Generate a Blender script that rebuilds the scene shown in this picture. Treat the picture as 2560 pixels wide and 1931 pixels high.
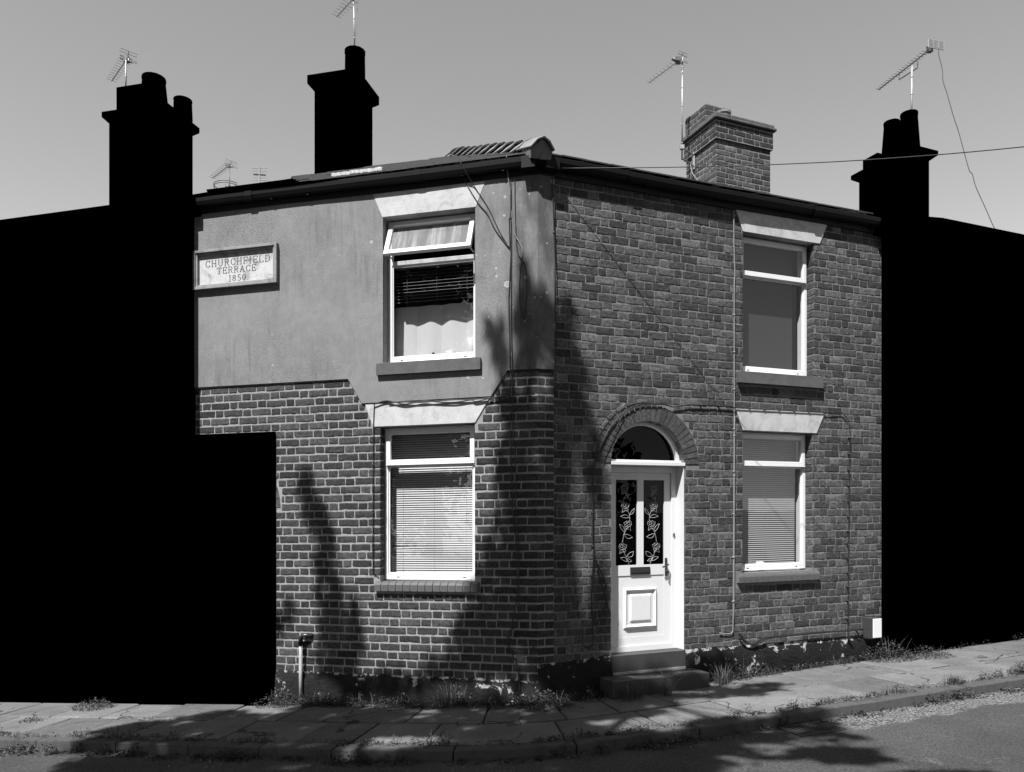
import bpy, math, random
from mathutils import Vector, noise
from mathutils.geometry import tessellate_polygon
random.seed(7)
R = math.radians
scene = bpy.context.scene
for o in list(bpy.data.objects): bpy.data.objects.remove(o)

# ---------------------------------------------------------------- camera, sky, sun
EYE = 1.71; FPX = 1926.0; HOR = 1320.0
cam_d = bpy.data.cameras.new('camera'); cam = bpy.data.objects.new('camera', cam_d)
scene.collection.objects.link(cam); scene.camera = cam
cam.location = (0, 0, EYE); cam.rotation_euler = (R(90), 0, 0)
cam_d.sensor_width = 36; cam_d.lens = 36*FPX/2560; cam_d.shift_y = (HOR-965.5)/2560
cam_d.clip_start = 0.05; cam_d.clip_end = 2000
SUN = Vector((0.304, 0.594, -1.0))                     # the way the light travels
ELEV = math.atan2(1.0, math.hypot(SUN.x, SUN.y)); AZ = math.atan2(-SUN.x, -SUN.y)
world = bpy.data.worlds.new('World'); scene.world = world; world.use_nodes = True
wn = world.node_tree; wn.nodes.clear()
sky = wn.nodes.new('ShaderNodeTexSky'); sky.sky_type = 'NISHITA'; sky.sun_disc = False
sky.sun_elevation = ELEV; sky.sun_rotation = AZ; sky.air_density = 0.9; sky.dust_density = 0.25; sky.ozone_density = 1.0
bw = wn.nodes.new('ShaderNodeRGBToBW'); bg = wn.nodes.new('ShaderNodeBackground'); wo = wn.nodes.new('ShaderNodeOutputWorld')
bg.inputs[1].default_value = 0.11
wn.links.new(sky.outputs[0], bw.inputs[0]); wn.links.new(bw.outputs[0], bg.inputs[0]); wn.links.new(bg.outputs[0], wo.inputs[0])
sd = bpy.data.lights.new('sun', 'SUN'); sd.energy = 5.0; sd.angle = R(0.5); sd.color = (1, 1, 1)
sun = bpy.data.objects.new('sun', sd); scene.collection.objects.link(sun)
sun.rotation_euler = SUN.to_track_quat('-Z', 'Y').to_euler(); sun.location = (-5, -8, 20)
vs = scene.view_settings; vs.view_transform = 'Standard'; vs.look = 'None'; vs.exposure = 1.12; vs.gamma = 1.0; vs.use_curve_mapping = False

# ---------------------------------------------------------------- frames of reference
C0 = Vector((0.25, 7.52, 0))
AL = Vector((0.97134, -0.23769, 0)); NL = Vector((-0.23769, -0.97134, 0))     # along / outward, left front
AR = Vector((0.92718, 0.37461, 0)); NR = Vector((0.37461, -0.92718, 0))       # along / outward, right front
def ML(u, p, v): q = C0+AL*u+NL*p; return (q.x, q.y, v+0.008*u)
def MR(u, p, v): q = C0+AR*u+NR*p; return (q.x, q.y, v+0.012*u)
def ID(x, y, z): return (x, y, z)
def corner(p, v): return (C0.x+0.0756*p, C0.y-1.048*p, v)
def zg(x): return -0.01+0.045*x
def at(px, py, Y): return Vector(((px-1280)/FPX*Y, Y, EYE+(HOR-py)/FPX*Y))
def frame_map(O, A, N):
    return lambda u, p, v: (O.x+A.x*u+N.x*p, O.y+A.y*u+N.y*p, O.z+v)

class MB:
    def __init__(s, T=ID): s.T = T; s.v = []; s.f = []; s.uv = []; s.tone = []; s.cur = 0.5
    def add(s, u, p, v):
        s.v.append(s.T(u, p, v)); s.uv.append((u, v)); s.tone.append(s.cur); return len(s.v)-1
    def quad(s, a, b, c, d):
        i = [s.add(*q) for q in (a, b, c, d)]; s.f.append(i)
    def box(s, u0, u1, p0, p1, v0, v1):
        i = [s.add(u, p, v) for u in (u0, u1) for p in (p0, p1) for v in (v0, v1)]
        for f in ((0,1,3,2),(4,6,7,5),(0,4,5,1),(2,3,7,6),(0,2,6,4),(1,5,7,3)): s.f.append([i[k] for k in f])
    def prism(s, pts, p0, p1):                       # pts in (u,v); extruded from p0 to p1
        n = len(pts); a = [s.add(u, p0, v) for u, v in pts]; b = [s.add(u, p1, v) for u, v in pts]
        tr = tessellate_polygon([[Vector((u, v, 0)) for u, v in pts]])
        for t in tr: s.f.append([b[k] for k in t]); s.f.append([a[k] for k in reversed(t)])
        for k in range(n): s.f.append([a[k], a[(k+1)%n], b[(k+1)%n], b[k]])
    def panel(s, outer, holes, p0, p1, back=False, hole_depth=None):
        loops = [outer]+holes; flat = [q for l in loops for q in l]
        tr = tessellate_polygon([[Vector((u, v, 0)) for u, v in l] for l in loops])
        idx = [s.add(u, p1, v) for u, v in flat]
        for t in tr: s.f.append([idx[k] for k in t])
        for li, l in enumerate(loops):
            d = p0 if li == 0 or hole_depth is None else hole_depth
            n = len(l); a = [s.add(u, d, v) for u, v in l]; b = [s.add(u, p1, v) for u, v in l]
            for k in range(n): s.f.append([a[k], a[(k+1)%n], b[(k+1)%n], b[k]])
    def tube(s, pts, r, n=6, r1=None, cap=True):     # pts already in this builder's local space
        P = [Vector(s.T(*p)) for p in pts]; m = len(P); up = Vector((0.13, 0.21, 0.97)); rings = []
        for i, q in enumerate(P):
            t = (P[min(i+1, m-1)]-P[max(i-1, 0)])
            if t.length < 1e-9: t = Vector((0, 0, 1))
            t.normalize(); x = t.cross(up)
            if x.length < 0.1: x = t.cross(Vector((1, 0, 0)))
            x.normalize(); y = t.cross(x)
            rr = r if r1 is None else r+(r1-r)*i/(m-1)
            ring = []
            for k in range(n):
                a = 2*math.pi*k/n; w = q+x*(math.cos(a)*rr)+y*(math.sin(a)*rr)
                s.v.append(tuple(w)); s.uv.append((k/n, i*0.1)); s.tone.append(s.cur); ring.append(len(s.v)-1)
            rings.append(ring)
        for i in range(m-1):
            for k in range(n): s.f.append([rings[i][k], rings[i][(k+1)%n], rings[i+1][(k+1)%n], rings[i+1][k]])
        if cap: s.f.append(list(reversed(rings[0]))); s.f.append(rings[-1])
    def lathe(s, c, prof, n=16):                     # prof: (radius, z) around a vertical axis at c
        rings = []
        for r, z in prof:
            ring = []
            for k in range(n):
                a = 2*math.pi*k/n; s.v.append((c[0]+r*math.cos(a), c[1]+r*math.sin(a), c[2]+z)); s.uv.append((a, z)); s.tone.append(s.cur); ring.append(len(s.v)-1)
            rings.append(ring)
        for i in range(len(prof)-1):
            for k in range(n): s.f.append([rings[i][k], rings[i][(k+1)%n], rings[i+1][(k+1)%n], rings[i+1][k]])
        s.f.append(rings[-1]); s.f.append(list(reversed(rings[0])))

def tag(o, label=None, cat=None, group=None, kind=None):
    for k, x in (('label', label), ('category', cat), ('group', group), ('kind', kind)):
        if x: o[k] = x
    return o
def thing(name, label, cat, loc, group=None):
    o = bpy.data.objects.new(name, None); scene.collection.objects.link(o); o.location = Vector(loc); o.empty_display_size = 0.2
    return tag(o, label, cat, group)
def rootloc(o):
    v = Vector((0, 0, 0))
    while o is not None: v += Vector(o.location); o = o.parent
    return v
def build(name, mb, m, parent=None, smooth=False, bevel=0, origin=None, label=None):
    off = rootloc(parent) if parent else Vector(origin or (0, 0, 0))
    me = bpy.data.meshes.new(name)
    me.from_pydata([(a-off.x, b-off.y, c-off.z) for a, b, c in mb.v], [], mb.f)
    uvl = me.uv_layers.new(name='UVMap')
    li = [0]*len(me.loops); me.loops.foreach_get('vertex_index', li)
    buf = [0.0]*(2*len(li))
    for k, vi in enumerate(li): buf[2*k], buf[2*k+1] = mb.uv[vi]
    uvl.data.foreach_set('uv', buf)
    at_ = me.attributes.new('tone', 'FLOAT', 'POINT'); at_.data.foreach_set('value', mb.tone)
    me.validate()
    if smooth: me.polygons.foreach_set('use_smooth', [True]*len(me.polygons))
    o = bpy.data.objects.new(name, me); scene.collection.objects.link(o); me.materials.append(m)
    if parent: o.parent = parent
    elif origin: o.location = Vector(origin)
    if bevel:
        # weld first so that the boxes' shared corners bevel
        b = o.modifiers.new('bevel', 'BEVEL'); b.width = bevel; b.segments = 2; b.limit_method = 'ANGLE'; b.angle_limit = R(40)
    if label: o['label'] = label
    return o

# ---------------------------------------------------------------- materials
class NT:
    def __init__(s, name):
        s.m = bpy.data.materials.new(name); s.m.use_nodes = True; s.t = s.m.node_tree; s.t.nodes.clear()
        s.out = s.n('ShaderNodeOutputMaterial'); s.b = s.n('ShaderNodeBsdfPrincipled'); s.l(s.b.outputs[0], s.out.inputs[0])
    def n(s, t, **k):
        x = s.t.nodes.new(t)
        for a, b in k.items(): setattr(x, a, b)
        return x
    def l(s, a, b): s.t.links.new(a, b)
    def val(s, node, key, x):
        if hasattr(x, 'links'): s.l(x, node.inputs[key])
        else: node.inputs[key].default_value = x
    def math(s, op, a, b=0.0, c=0.0, clamp=False):
        x = s.n('ShaderNodeMath', operation=op, use_clamp=clamp); s.val(x, 0, a); s.val(x, 1, b)
        if op in ('MULTIPLY_ADD',): s.val(x, 2, c)
        return x.outputs[0]
    def coord(s, kind='Object', scale=(1, 1, 1), loc=(0, 0, 0)):
        if kind == 'UV':
            t = s.n('ShaderNodeUVMap'); t.uv_map = 'UVMap'; src = t.outputs[0]
        else: src = s.n('ShaderNodeTexCoord').outputs[kind]
        mp = s.n('ShaderNodeMapping'); mp.inputs['Scale'].default_value = scale; mp.inputs['Location'].default_value = loc; s.l(src, mp.inputs[0]); return mp.outputs[0]
    def noise(s, vec, scale, detail=4, rough=0.6, dist=0.0):
        x = s.n('ShaderNodeTexNoise'); x.inputs['Scale'].default_value = scale; x.inputs['Detail'].default_value = detail
        x.inputs['Roughness'].default_value = rough; x.inputs['Distortion'].default_value = dist; s.l(vec, x.inputs['Vector']); return x.outputs['Fac']
    def ramp(s, f, pts):
        x = s.n('ShaderNodeValToRGB'); e = x.color_ramp.elements
        while len(e) < len(pts): e.new(0.5)
        for k, (p, c) in enumerate(pts): e[k].position = p; e[k].color = (c, c, c, 1)
        s.l(f, x.inputs[0]); return x.outputs[0]
    def mix(s, f, a, b):
        x = s.n('ShaderNodeMix', data_type='FLOAT'); s.val(x, 0, f); s.val(x, 2, a); s.val(x, 3, b); return x.outputs[0]
    def gray(s, v):
        v = s.math('MULTIPLY', v, 0.68)
        c = s.n('ShaderNodeCombineColor'); [s.l(v, c.inputs[k]) for k in range(3)]; s.l(c.outputs[0], s.b.inputs['Base Color'])
    def tone(s): a = s.n('ShaderNodeAttribute'); a.attribute_name = 'tone'; return a.outputs['Fac']
    def bump(s, h, st, dist=0.01):
        b = s.n('ShaderNodeBump'); b.inputs['Strength'].default_value = st; b.inputs['Distance'].default_value = dist; s.l(h, b.inputs['Height']); s.l(b.outputs[0], s.b.inputs['Normal'])
    def fin(s, rough=0.8, spec=0.3):
        s.b.inputs['Roughness'].default_value = rough; s.b.inputs['Specular IOR Level'].default_value = spec; return s.m

def m_simple(name, v, rough=0.6, var=0.15, sc=6, bump=0.1, bsc=60, spec=0.3, kind='Object', metal=0):
    t = NT(name); c = t.coord(kind); n = t.noise(c, sc, 5)
    t.gray(t.math('MULTIPLY', t.math('MULTIPLY_ADD', n, 2*var, 1-var), v))
    if bump: t.bump(t.noise(c, bsc, 4), bump, 0.004)
    t.b.inputs['Metallic'].default_value = metal
    return t.fin(rough, spec)
def m_brick(name, lo, hi, bsc=70, st=0.5):
    t = NT(name); c = t.coord('UV'); n = t.noise(c, 28, 6, 0.7); n2 = t.noise(c, 6, 3); n3 = t.noise(t.coord('UV', (1, 1.6, 1)), 48, 4, 0.65)
    base = t.mix(t.tone(), lo, hi)
    k = t.ramp(n, [(0.30, 0.45), (0.50, 0.92), (0.68, 1.55)]); k = t.math('MULTIPLY', k, t.math('MULTIPLY_ADD', n2, 0.6, 0.7))
    speck = t.ramp(n3, [(0.60, 0), (0.72, 1)])
    v = t.math('MULTIPLY', base, k); v = t.mix(t.math('MULTIPLY', speck, 0.45), v, 0.24)
    dk = t.ramp(t.noise(t.coord('UV', (1, 1.6, 1), (3, 7, 0)), 24, 5, 0.65), [(0.34, 1), (0.44, 0)])
    v = t.mix(t.math('MULTIPLY', dk, 0.65), v, 0.02)
    t.gray(v); t.bump(t.math('ADD', n, t.math('MULTIPLY', n3, 0.5)), st, 0.012); return t.fin(0.9, 0.15)
def m_mortar(name, v):
    t = NT(name); c = t.coord('UV'); n = t.noise(c, 10, 6, 0.7); n2 = t.noise(c, 120, 3); n3 = t.noise(c, 1.2, 3)
    t.gray(t.math('MULTIPLY', t.math('MULTIPLY_ADD', n, 0.7, 0.65), t.math('MULTIPLY', t.math('MULTIPLY_ADD', n3, 0.5, 0.75), v)))
    t.bump(t.math('ADD', n2, t.math('MULTIPLY', n, 2)), 0.8, 0.008); return t.fin(0.95, 0.1)
def m_render():
    t = NT('grey_render'); c = t.coord('UV')
    sx = t.n('ShaderNodeSeparateXYZ'); t.l(c, sx.inputs[0]); U, V = sx.outputs[0], sx.outputs[1]
    blot = t.noise(c, 1.6, 7, 0.68, 0.4); mid = t.noise(t.coord('UV', (1.7, 1, 1), (2, 5, 0)), 7, 6, 0.7); fine = t.noise(t.coord('UV', (1, 1.5, 1)), 55, 4, 0.7); brd = t.noise(t.coord('UV', (1, 1, 1), (7, 1, 0)), 1.1, 4, 0.6)
    v = t.math('MULTIPLY', t.math('MULTIPLY_ADD', blot, 0.70, 0.65), 0.245); v = t.math('MULTIPLY', v, t.math('MULTIPLY_ADD', mid, 0.5, 0.75))
    # dark pits and short runs, in drifts
    pit = t.ramp(t.math('MULTIPLY', fine, t.math('MULTIPLY_ADD', brd, 0.9, 0.55)), [(0.36, 1), (0.44, 0)]); v = t.mix(t.math('MULTIPLY', pit, 0.55), v, 0.06)
    run = t.noise(t.coord('UV', (16, 1.4, 1), (1, 8, 0)), 1.0, 6, 0.75); rg = t.ramp(t.noise(t.coord('UV', (1, 1, 1), (9, 4, 0)), 1.3, 5, 0.65), [(0.46, 0), (0.62, 1)])
    v = t.mix(t.math('MULTIPLY', t.math('MULTIPLY', t.ramp(run, [(0.48, 0), (0.66, 1)]), rg), 0.48), v, 0.08)
    near = t.ramp(t.math('MULTIPLY_ADD', U, 0.25, 1.0), [(0.55, 0.04), (0.80, 0.30), (0.88, 1.0)])
    # dirt towards the corner
    cs = t.ramp(t.noise(t.coord('UV', (2.2, 0.9, 1), (5, 2, 0)), 1.8, 6, 0.7), [(0.34, 0), (0.60, 1)]); cn = t.ramp(t.math('MULTIPLY_ADD', U, 1.0, 1.0), [(0.62, 0), (0.80, 1)])
    v = t.mix(t.math('MULTIPLY', t.math('MULTIPLY', cs, cn), 0.8), v, 0.07)
    for sc, off, hit in ((4.2, 0, 0.65), (7.5, 3.3, 0.5), (13.0, 6.1, 0.40)):
        cc = t.coord('UV', (1, 1, 1), (off, off*1.7, 0)); vo = t.n('ShaderNodeTexVoronoi'); vo.inputs['Scale'].default_value = sc; t.l(cc, vo.inputs['Vector'])
        wob = t.math('ADD', vo.outputs['Distance'], t.math('MULTIPLY_ADD', t.noise(cc, 38, 3), 0.16, -0.08)); col = t.n('ShaderNodeSeparateColor'); t.l(vo.outputs['Color'], col.inputs[0])
        lim = t.math('MULTIPLY_ADD', col.outputs[0], 0.12, 0.06); inside = t.math('LESS_THAN', wob, lim); core = t.math('LESS_THAN', wob, t.math('MULTIPLY', lim, 0.6))
        gate = t.math('LESS_THAN', col.outputs[1], t.math('MULTIPLY', near, hit)); k = t.math('MULTIPLY', t.math('MULTIPLY', inside, gate), t.math('MULTIPLY_ADD', core, -0.30, 0.85))
        v = t.mix(k, v, 0.48)
    t.gray(v); t.bump(t.math('ADD', fine, t.math('MULTIPLY', mid, 1.5)), 0.45, 0.006); return t.fin(0.9, 0.12)
def m_stone(name, v, blotch=0.5, kind='UV'):
    t = NT(name); c = t.coord(kind); n = t.noise(c, 7, 6, 0.65, 1.0); f = t.noise(c, 60, 4)
    w = t.math('MULTIPLY', t.ramp(n, [(0.30, 1-blotch), (0.48, 0.95), (0.70, 1.12)]), v)
    t.gray(t.math('MULTIPLY', w, t.math('MULTIPLY_ADD', f, 0.3, 0.85))); t.bump(f, 0.25, 0.005); return t.fin(0.85, 0.15)
def m_plinth():
    t = NT('flaking_black_paint'); c = t.coord('UV'); a = t.noise(c, 3.2, 7, 0.66, 0.8); b = t.noise(t.coord('UV', (1, 1, 1), (4, 9, 0)), 10, 8, 0.7, 0.6); sx = t.n('ShaderNodeSeparateXYZ'); t.l(c, sx.inputs[0])
    top = t.math('ADD', t.tone(), t.math('MULTIPLY_ADD', b, 0.22, -0.11))                 # tone holds the height within the plinth
    edge = t.math('MULTIPLY', t.ramp(top, [(0.955, 0), (0.975, 1)]), t.ramp(b, [(0.50, 0), (0.56, 1)]))
    near = t.ramp(t.tone(), [(0.5, 0.0), (0.95, 1.0)]); lim = t.math('MULTIPLY_ADD', near, -0.07, 0.70)
    m1 = t.math('MULTIPLY', t.ramp(a, [(0.59, 0), (0.605, 1)]), t.ramp(b, [(0.49, 0), (0.51, 1)])); m2 = t.math('GREATER_THAN', b, lim)
    pm = t.math('MAXIMUM', t.math('MAXIMUM', m1, m2), edge)
    under = t.math('MULTIPLY_ADD', t.noise(c, 25, 4), 0.9, 0.02)
    v = t.mix(pm, t.math('MULTIPLY_ADD', a, 0.03, 0.002), under)
    t.gray(v); t.bump(t.math('ADD', t.math('MULTIPLY', pm, -0.6), t.math('ADD', t.noise(c, 30, 4), t.math('MULTIPLY', a, 2))), 0.6, 0.02)
    return t.fin(0.75, 0.12)
def m_glass(name, tint=0.8, gain=1.5, base=0.03, dirt=0):
    t = NT(name); t.t.nodes.remove(t.b)
    tr = t.n('ShaderNodeBsdfTransparent'); tr.inputs[0].default_value = (tint, tint, tint, 1)
    gl = t.n('ShaderNodeBsdfGlossy'); gl.inputs['Roughness'].default_value = 0.0; gl.inputs['Color'].default_value = (1, 1, 1, 1)
    fr = t.n('ShaderNodeFresnel'); ge = t.n('ShaderNodeNewGeometry'); t.l(t.math('MULTIPLY_ADD', ge.outputs['Backfacing'], -0.8333, 1.5), fr.inputs['IOR'])
    mx = t.n('ShaderNodeMixShader'); t.l(t.math('MULTIPLY_ADD', fr.outputs[0], gain, base, True), mx.inputs[0]); t.l(tr.outputs[0], mx.inputs[1]); t.l(gl.outputs[0], mx.inputs[2]); t.l(mx.outputs[0], t.out.inputs[0])
    if dirt:
        df = t.n('ShaderNodeBsdfDiffuse'); df.inputs[0].default_value = (0.42, 0.42, 0.42, 1); m2 = t.n('ShaderNodeMixShader')
        st = t.noise(t.coord('UV', (10, 0.8, 1)), 1.0, 6, 0.75); t.l(t.math('MULTIPLY_ADD', t.ramp(st, [(0.45, 0), (0.68, 1)]), dirt, dirt*0.8), m2.inputs[0]); t.l(mx.outputs[0], m2.inputs[1]); t.l(df.outputs[0], m2.inputs[2]); t.l(m2.outputs[0], t.out.inputs[0])
    nb = t.n('ShaderNodeBump'); nb.inputs['Strength'].default_value = 0.08; nb.inputs['Distance'].default_value = 0.01
    t.l(t.noise(t.coord('UV'), 1.6, 2), nb.inputs['Height']); t.l(nb.outputs[0], gl.inputs['Normal'])
    return t.m
def m_road():
    t = NT('asphalt'); c = t.coord('Object'); g = t.ramp(t.noise(c, 70, 5, 0.8), [(0.40, 0.1), (0.62, 1.2)]); n = t.noise(c, 1.2, 5, 0.6); sx = t.n('ShaderNodeSeparateXYZ'); t.l(c, sx.inputs[0])
    X, Y = sx.outputs[0], sx.outputs[1]
    # worn patch where the old coarse surface shows, between the grate and the kerb
    d = t.math('SUBTRACT', Y, t.math('MULTIPLY_ADD', X, 0.36, 5.33)); d = t.math('ADD', d, t.math('MULTIPLY_ADD', t.noise(c, 1.7, 5, 0.6), 0.7, -0.35))
    a = t.ramp(d, [(0.03, 0), (0.07, 1)]); b = t.ramp(t.math('ADD', X, t.math('MULTIPLY_ADD', n, 0.8, -0.4)), [(0.99, 0), (1.0, 1)])
    rx = t.math('SUBTRACT', X, 1.95); b = t.ramp(t.math('ADD', rx, t.math('MULTIPLY_ADD', n, 0.8, -0.4)), [(0.88, 0), (0.96, 1)])
    m = t.math('MULTIPLY', a, b)
    spots = t.math('MULTIPLY', t.ramp(t.noise(c, 2.3, 6, 0.7), [(0.60, 0), (0.68, 1)]), 0.7); m = t.math('MAXIMUM', m, t.math('MULTIPLY', spots, t.ramp(rx, [(0.3, 0), (1.0, 1)])))
    agg = t.ramp(t.noise(c, 52, 2, 0.6), [(0.38, 0.07), (0.50, 0.22), (0.62, 0.48)])
    st = t.ramp(t.noise(c, 60, 3), [(0.64, 0), (0.72, 1)])
    fine = t.math('MULTIPLY', t.math('MULTIPLY_ADD', g, 0.13, 0.045), t.math('MULTIPLY_ADD', n, 1.1, 0.45)); fine = t.mix(t.math('MULTIPLY', st, 0.35), fine, 0.3)
    t.gray(t.mix(m, fine, agg)); t.bump(t.math('ADD', g, t.math('MULTIPLY', agg, t.math('MULTIPLY', m, 3.0))), 0.8, 0.012); return t.fin(0.9, 0.2)
def m_flag():
    t = NT('flagstone'); c = t.coord('Object'); n = t.noise(c, 3, 6, 0.65); l = t.noise(t.coord('Object', (1.5, 5, 1)), 6, 5, 0.6); g = t.noise(c, 90, 3)
    v = t.math('MULTIPLY', t.mix(t.tone(), 0.120, 0.180), t.math('MULTIPLY_ADD', n, 1.2, 0.42)); v = t.math('MULTIPLY', v, t.ramp(t.noise(c, 55, 5, 0.75), [(0.30, 0.62), (0.5, 1.0), (0.70, 1.3)]))
    dk = t.ramp(t.noise(c, 1.6, 6, 0.75, 0.5), [(0.56, 0), (0.70, 1)]); v = t.mix(t.math('MULTIPLY', dk, 0.4), v, 0.065)
    vo = t.n('ShaderNodeTexVoronoi', feature='DISTANCE_TO_EDGE'); vo.inputs['Scale'].default_value = 1.1
    wv = t.n('ShaderNodeVectorMath', operation='ADD'); nz = t.n('ShaderNodeTexNoise'); nz.inputs['Scale'].default_value = 4.0; t.l(c, nz.inputs['Vector']); sc = t.n('ShaderNodeVectorMath', operation='SCALE'); sc.inputs['Scale'].default_value = 0.35
    t.l(nz.outputs['Color'], sc.inputs[0]); t.l(c, wv.inputs[0]); t.l(sc.outputs[0], wv.inputs[1]); t.l(wv.outputs[0], vo.inputs['Vector'])
    ck = t.math('MULTIPLY', t.math('LESS_THAN', vo.outputs['Distance'], 0.010), t.ramp(t.noise(c, 1.1, 3), [(0.47, 0), (0.52, 1)])); v = t.mix(t.math('MULTIPLY', ck, 0.8), v, 0.015)
    t.gray(v); t.bump(t.math('ADD', l, t.math('MULTIPLY', g, 0.4)), 0.6, 0.015); return t.fin(0.88, 0.2)
def m_leaf(name, lo, hi):
    t = NT(name); v = t.mix(t.tone(), lo, hi); t.gray(v); t.b.inputs['Subsurface Weight'].default_value = 0
    return t.fin(0.7, 0.2)

M = dict(
 brickL=m_brick('brick_left', 0.030, 0.100), brickR=m_brick('brick_right', 0.040, 0.155, st=0.8),
 mortL=m_mortar('light_mortar', 0.33), mortR=m_mortar('weathered_mortar', 0.22), mortC=m_mortar('chimney_mortar', 0.28),
 arch=m_brick('arch_brick', 0.060, 0.10, st=0.3), render=m_render(), lint=m_stone('painted_lintel', 0.56, 0.30), capm=m_stone('cement_cap', 0.13, 0.6, 'Object'), sill=m_stone('stone_sill', 0.12, 0.25),
 bull=m_simple('bullnose_brick', 0.105, 0.55, 0.2, 8, 0.2, 60, kind='UV'), plinth=m_plinth(),
 white=m_simple('white_plastic', 0.85, 0.35, 0.02, 2, 0, spec=0.4), white2=m_simple('white_door_plastic', 0.78, 0.4, 0.02, 2, 0, spec=0.4),
 glass=m_glass('window_glass', 0.86, 0.9, 0.02), glassv=m_glass('dirty_vent_glass', 0.86, 1.5, 0.03, 0.30), glassd=m_glass('dark_door_glass', 0.2, 0.08, 0.006), gutter=m_simple('black_gutter', 0.006, 0.6, 0.3, 5, 0.1, 40, spec=0.16),
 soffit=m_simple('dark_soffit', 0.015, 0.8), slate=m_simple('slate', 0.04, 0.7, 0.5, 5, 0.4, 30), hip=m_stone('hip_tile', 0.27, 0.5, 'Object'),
 black=None, step=m_simple('step_tile', 0.055, 0.5, 0.3, 5, 0.2, 60), flag=m_flag(), kerb=m_stone('kerb_stone', 0.095, 0.4, 'Object'), road=m_road(), soil=m_simple('joint_soil', 0.03, 1, 0.6, 12, 0.8, 50),
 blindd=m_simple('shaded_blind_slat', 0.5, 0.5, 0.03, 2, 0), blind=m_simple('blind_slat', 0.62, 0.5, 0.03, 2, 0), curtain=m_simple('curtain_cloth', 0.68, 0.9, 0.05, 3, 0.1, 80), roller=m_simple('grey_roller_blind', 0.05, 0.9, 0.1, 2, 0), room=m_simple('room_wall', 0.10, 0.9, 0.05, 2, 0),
 cable=m_simple('black_cable', 0.02, 0.5, 0.2, 5, 0, spec=0.4), cablew=m_simple('pale_cable', 0.27, 0.5, 0.2, 5, 0), metal=m_simple('aerial_metal', 0.42, 0.45, 0.3, 9, 0.1, 80, spec=0.5, metal=0.3), metald=m_simple('dark_aerial_metal', 0.10, 0.5, 0.3, 9, 0, spec=0.5),
 dark=m_simple('dark_fitting', 0.03, 0.35, 0.2, 5, 0, spec=0.5), engr=m_simple('engraved_line', 0.62, 0.6, 0.1, 5, 0), letter=m_simple('incised_letter', 0.13, 0.9, 0.3, 20, 0.2, 60), tablet=m_stone('limewashed_tablet', 0.58, 0.65), pframe=m_stone('plaque_frame', 0.30, 0.45),
 grey=m_simple('grey_meter_side', 0.055, 0.6, 0.15, 6, 0.1, 60), iron=m_simple('cast_iron', 0.035, 0.6, 0.3, 9, 0.3, 60, spec=0.5),
 pipe=m_simple('pale_pipe', 0.40, 0.5, 0.3, 9, 0.1, 60), weed=m_leaf('weed_leaf', 0.015, 0.095), dry=m_leaf('dry_grass', 0.04, 0.19), leafm=m_leaf('tree_leaf', 0.03, 0.06), bark=m_simple('bark', 0.07, 0.9, 0.4, 5, 0.6, 20), litter=m_simple('pale_litter', 0.30, 0.8))
b = NT('soot_black'); b.b.inputs['Base Color'].default_value = (0, 0, 0, 1); M['black'] = b.fin(1.0, 0.0)

# ---------------------------------------------------------------- brickwork
def brick(mb, u0, u1, v0, v1, p, h, rough, tone, fine=True):
    mb.cur = tone; w = u1-u0; hh = v1-v0
    nx = max(2, int(w/0.035)) if fine else 2; ny = 3 if fine else 2
    base = len(mb.v); s = random.uniform(0, 99); tilt = random.uniform(-1, 1)*rough*0.35; dep = h*random.uniform(0.75, 1.2)
    r = min(0.005, hh*0.10)
    us = [0, r/w]+[k/(nx) for k in range(1, nx)]+[1-r/w, 1]; vs_ = [0, r/hh]+[k/ny for k in range(1, ny)]+[1-r/hh, 1]
    if not fine: us = [0, 0.06, 0.94, 1]; vs_ = [0, 0.12, 0.88, 1]
    nu, nv = len(us), len(vs_)
    for j, b_ in enumerate(vs_):
        for i, a in enumerate(us):
            uu, vv = u0+a*w, v0+b_*hh; edge = (i in (0, nu-1)) or (j in (0, nv-1)); cor = (i in (0, nu-1)) and (j in (0, nv-1))
            n1 = noise.noise(Vector((uu*30+s, vv*30, s))); n2 = noise.noise(Vector((uu*30, s, vv*30+s))); n3 = noise.noise(Vector((uu*55+s, vv*55, 0)))
            uu += n1*rough*(1.4 if edge else 0.6); vv += n2*rough*(1.1 if edge else 0.5)
            pp = p+dep*(0.8 if edge else 1.0)+(n3*rough*0.9)+tilt*(b_-0.5)
            if cor: uu += (0.5-a)*2*r*0.45; vv += (0.5-b_)*2*r*0.45
            mb.add(uu, pp, vv)
    for j in range(nv-1):
        for i in range(nu-1):
            q = base+j*nu+i; mb.f.append([q, q+1, q+1+nu, q+nu])
    ring = [base+i for i in range(nu)]+[base+j*nu+nu-1 for j in range(1, nv)]+[base+(nv-1)*nu+i for i in range(nu-2, -1, -1)]+[base+j*nu for j in range(nv-2, 0, -1)]
    sk = []
    for k in ring:
        uu, vv = mb.uv[k]; sk.append(mb.add(uu, p-0.012, vv))
    n = len(ring)
    for k in range(n): mb.f.append([ring[(k+1)%n], ring[k], sk[k], sk[(k+1)%n]])
def clip(iv, cut):
    out = []
    for a, b_ in iv:
        c, d = cut
        if d <= a or c >= b_: out.append((a, b_)); continue
        if c > a: out.append((a, c))
        if d < b_: out.append((d, b_))
    return out
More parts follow.
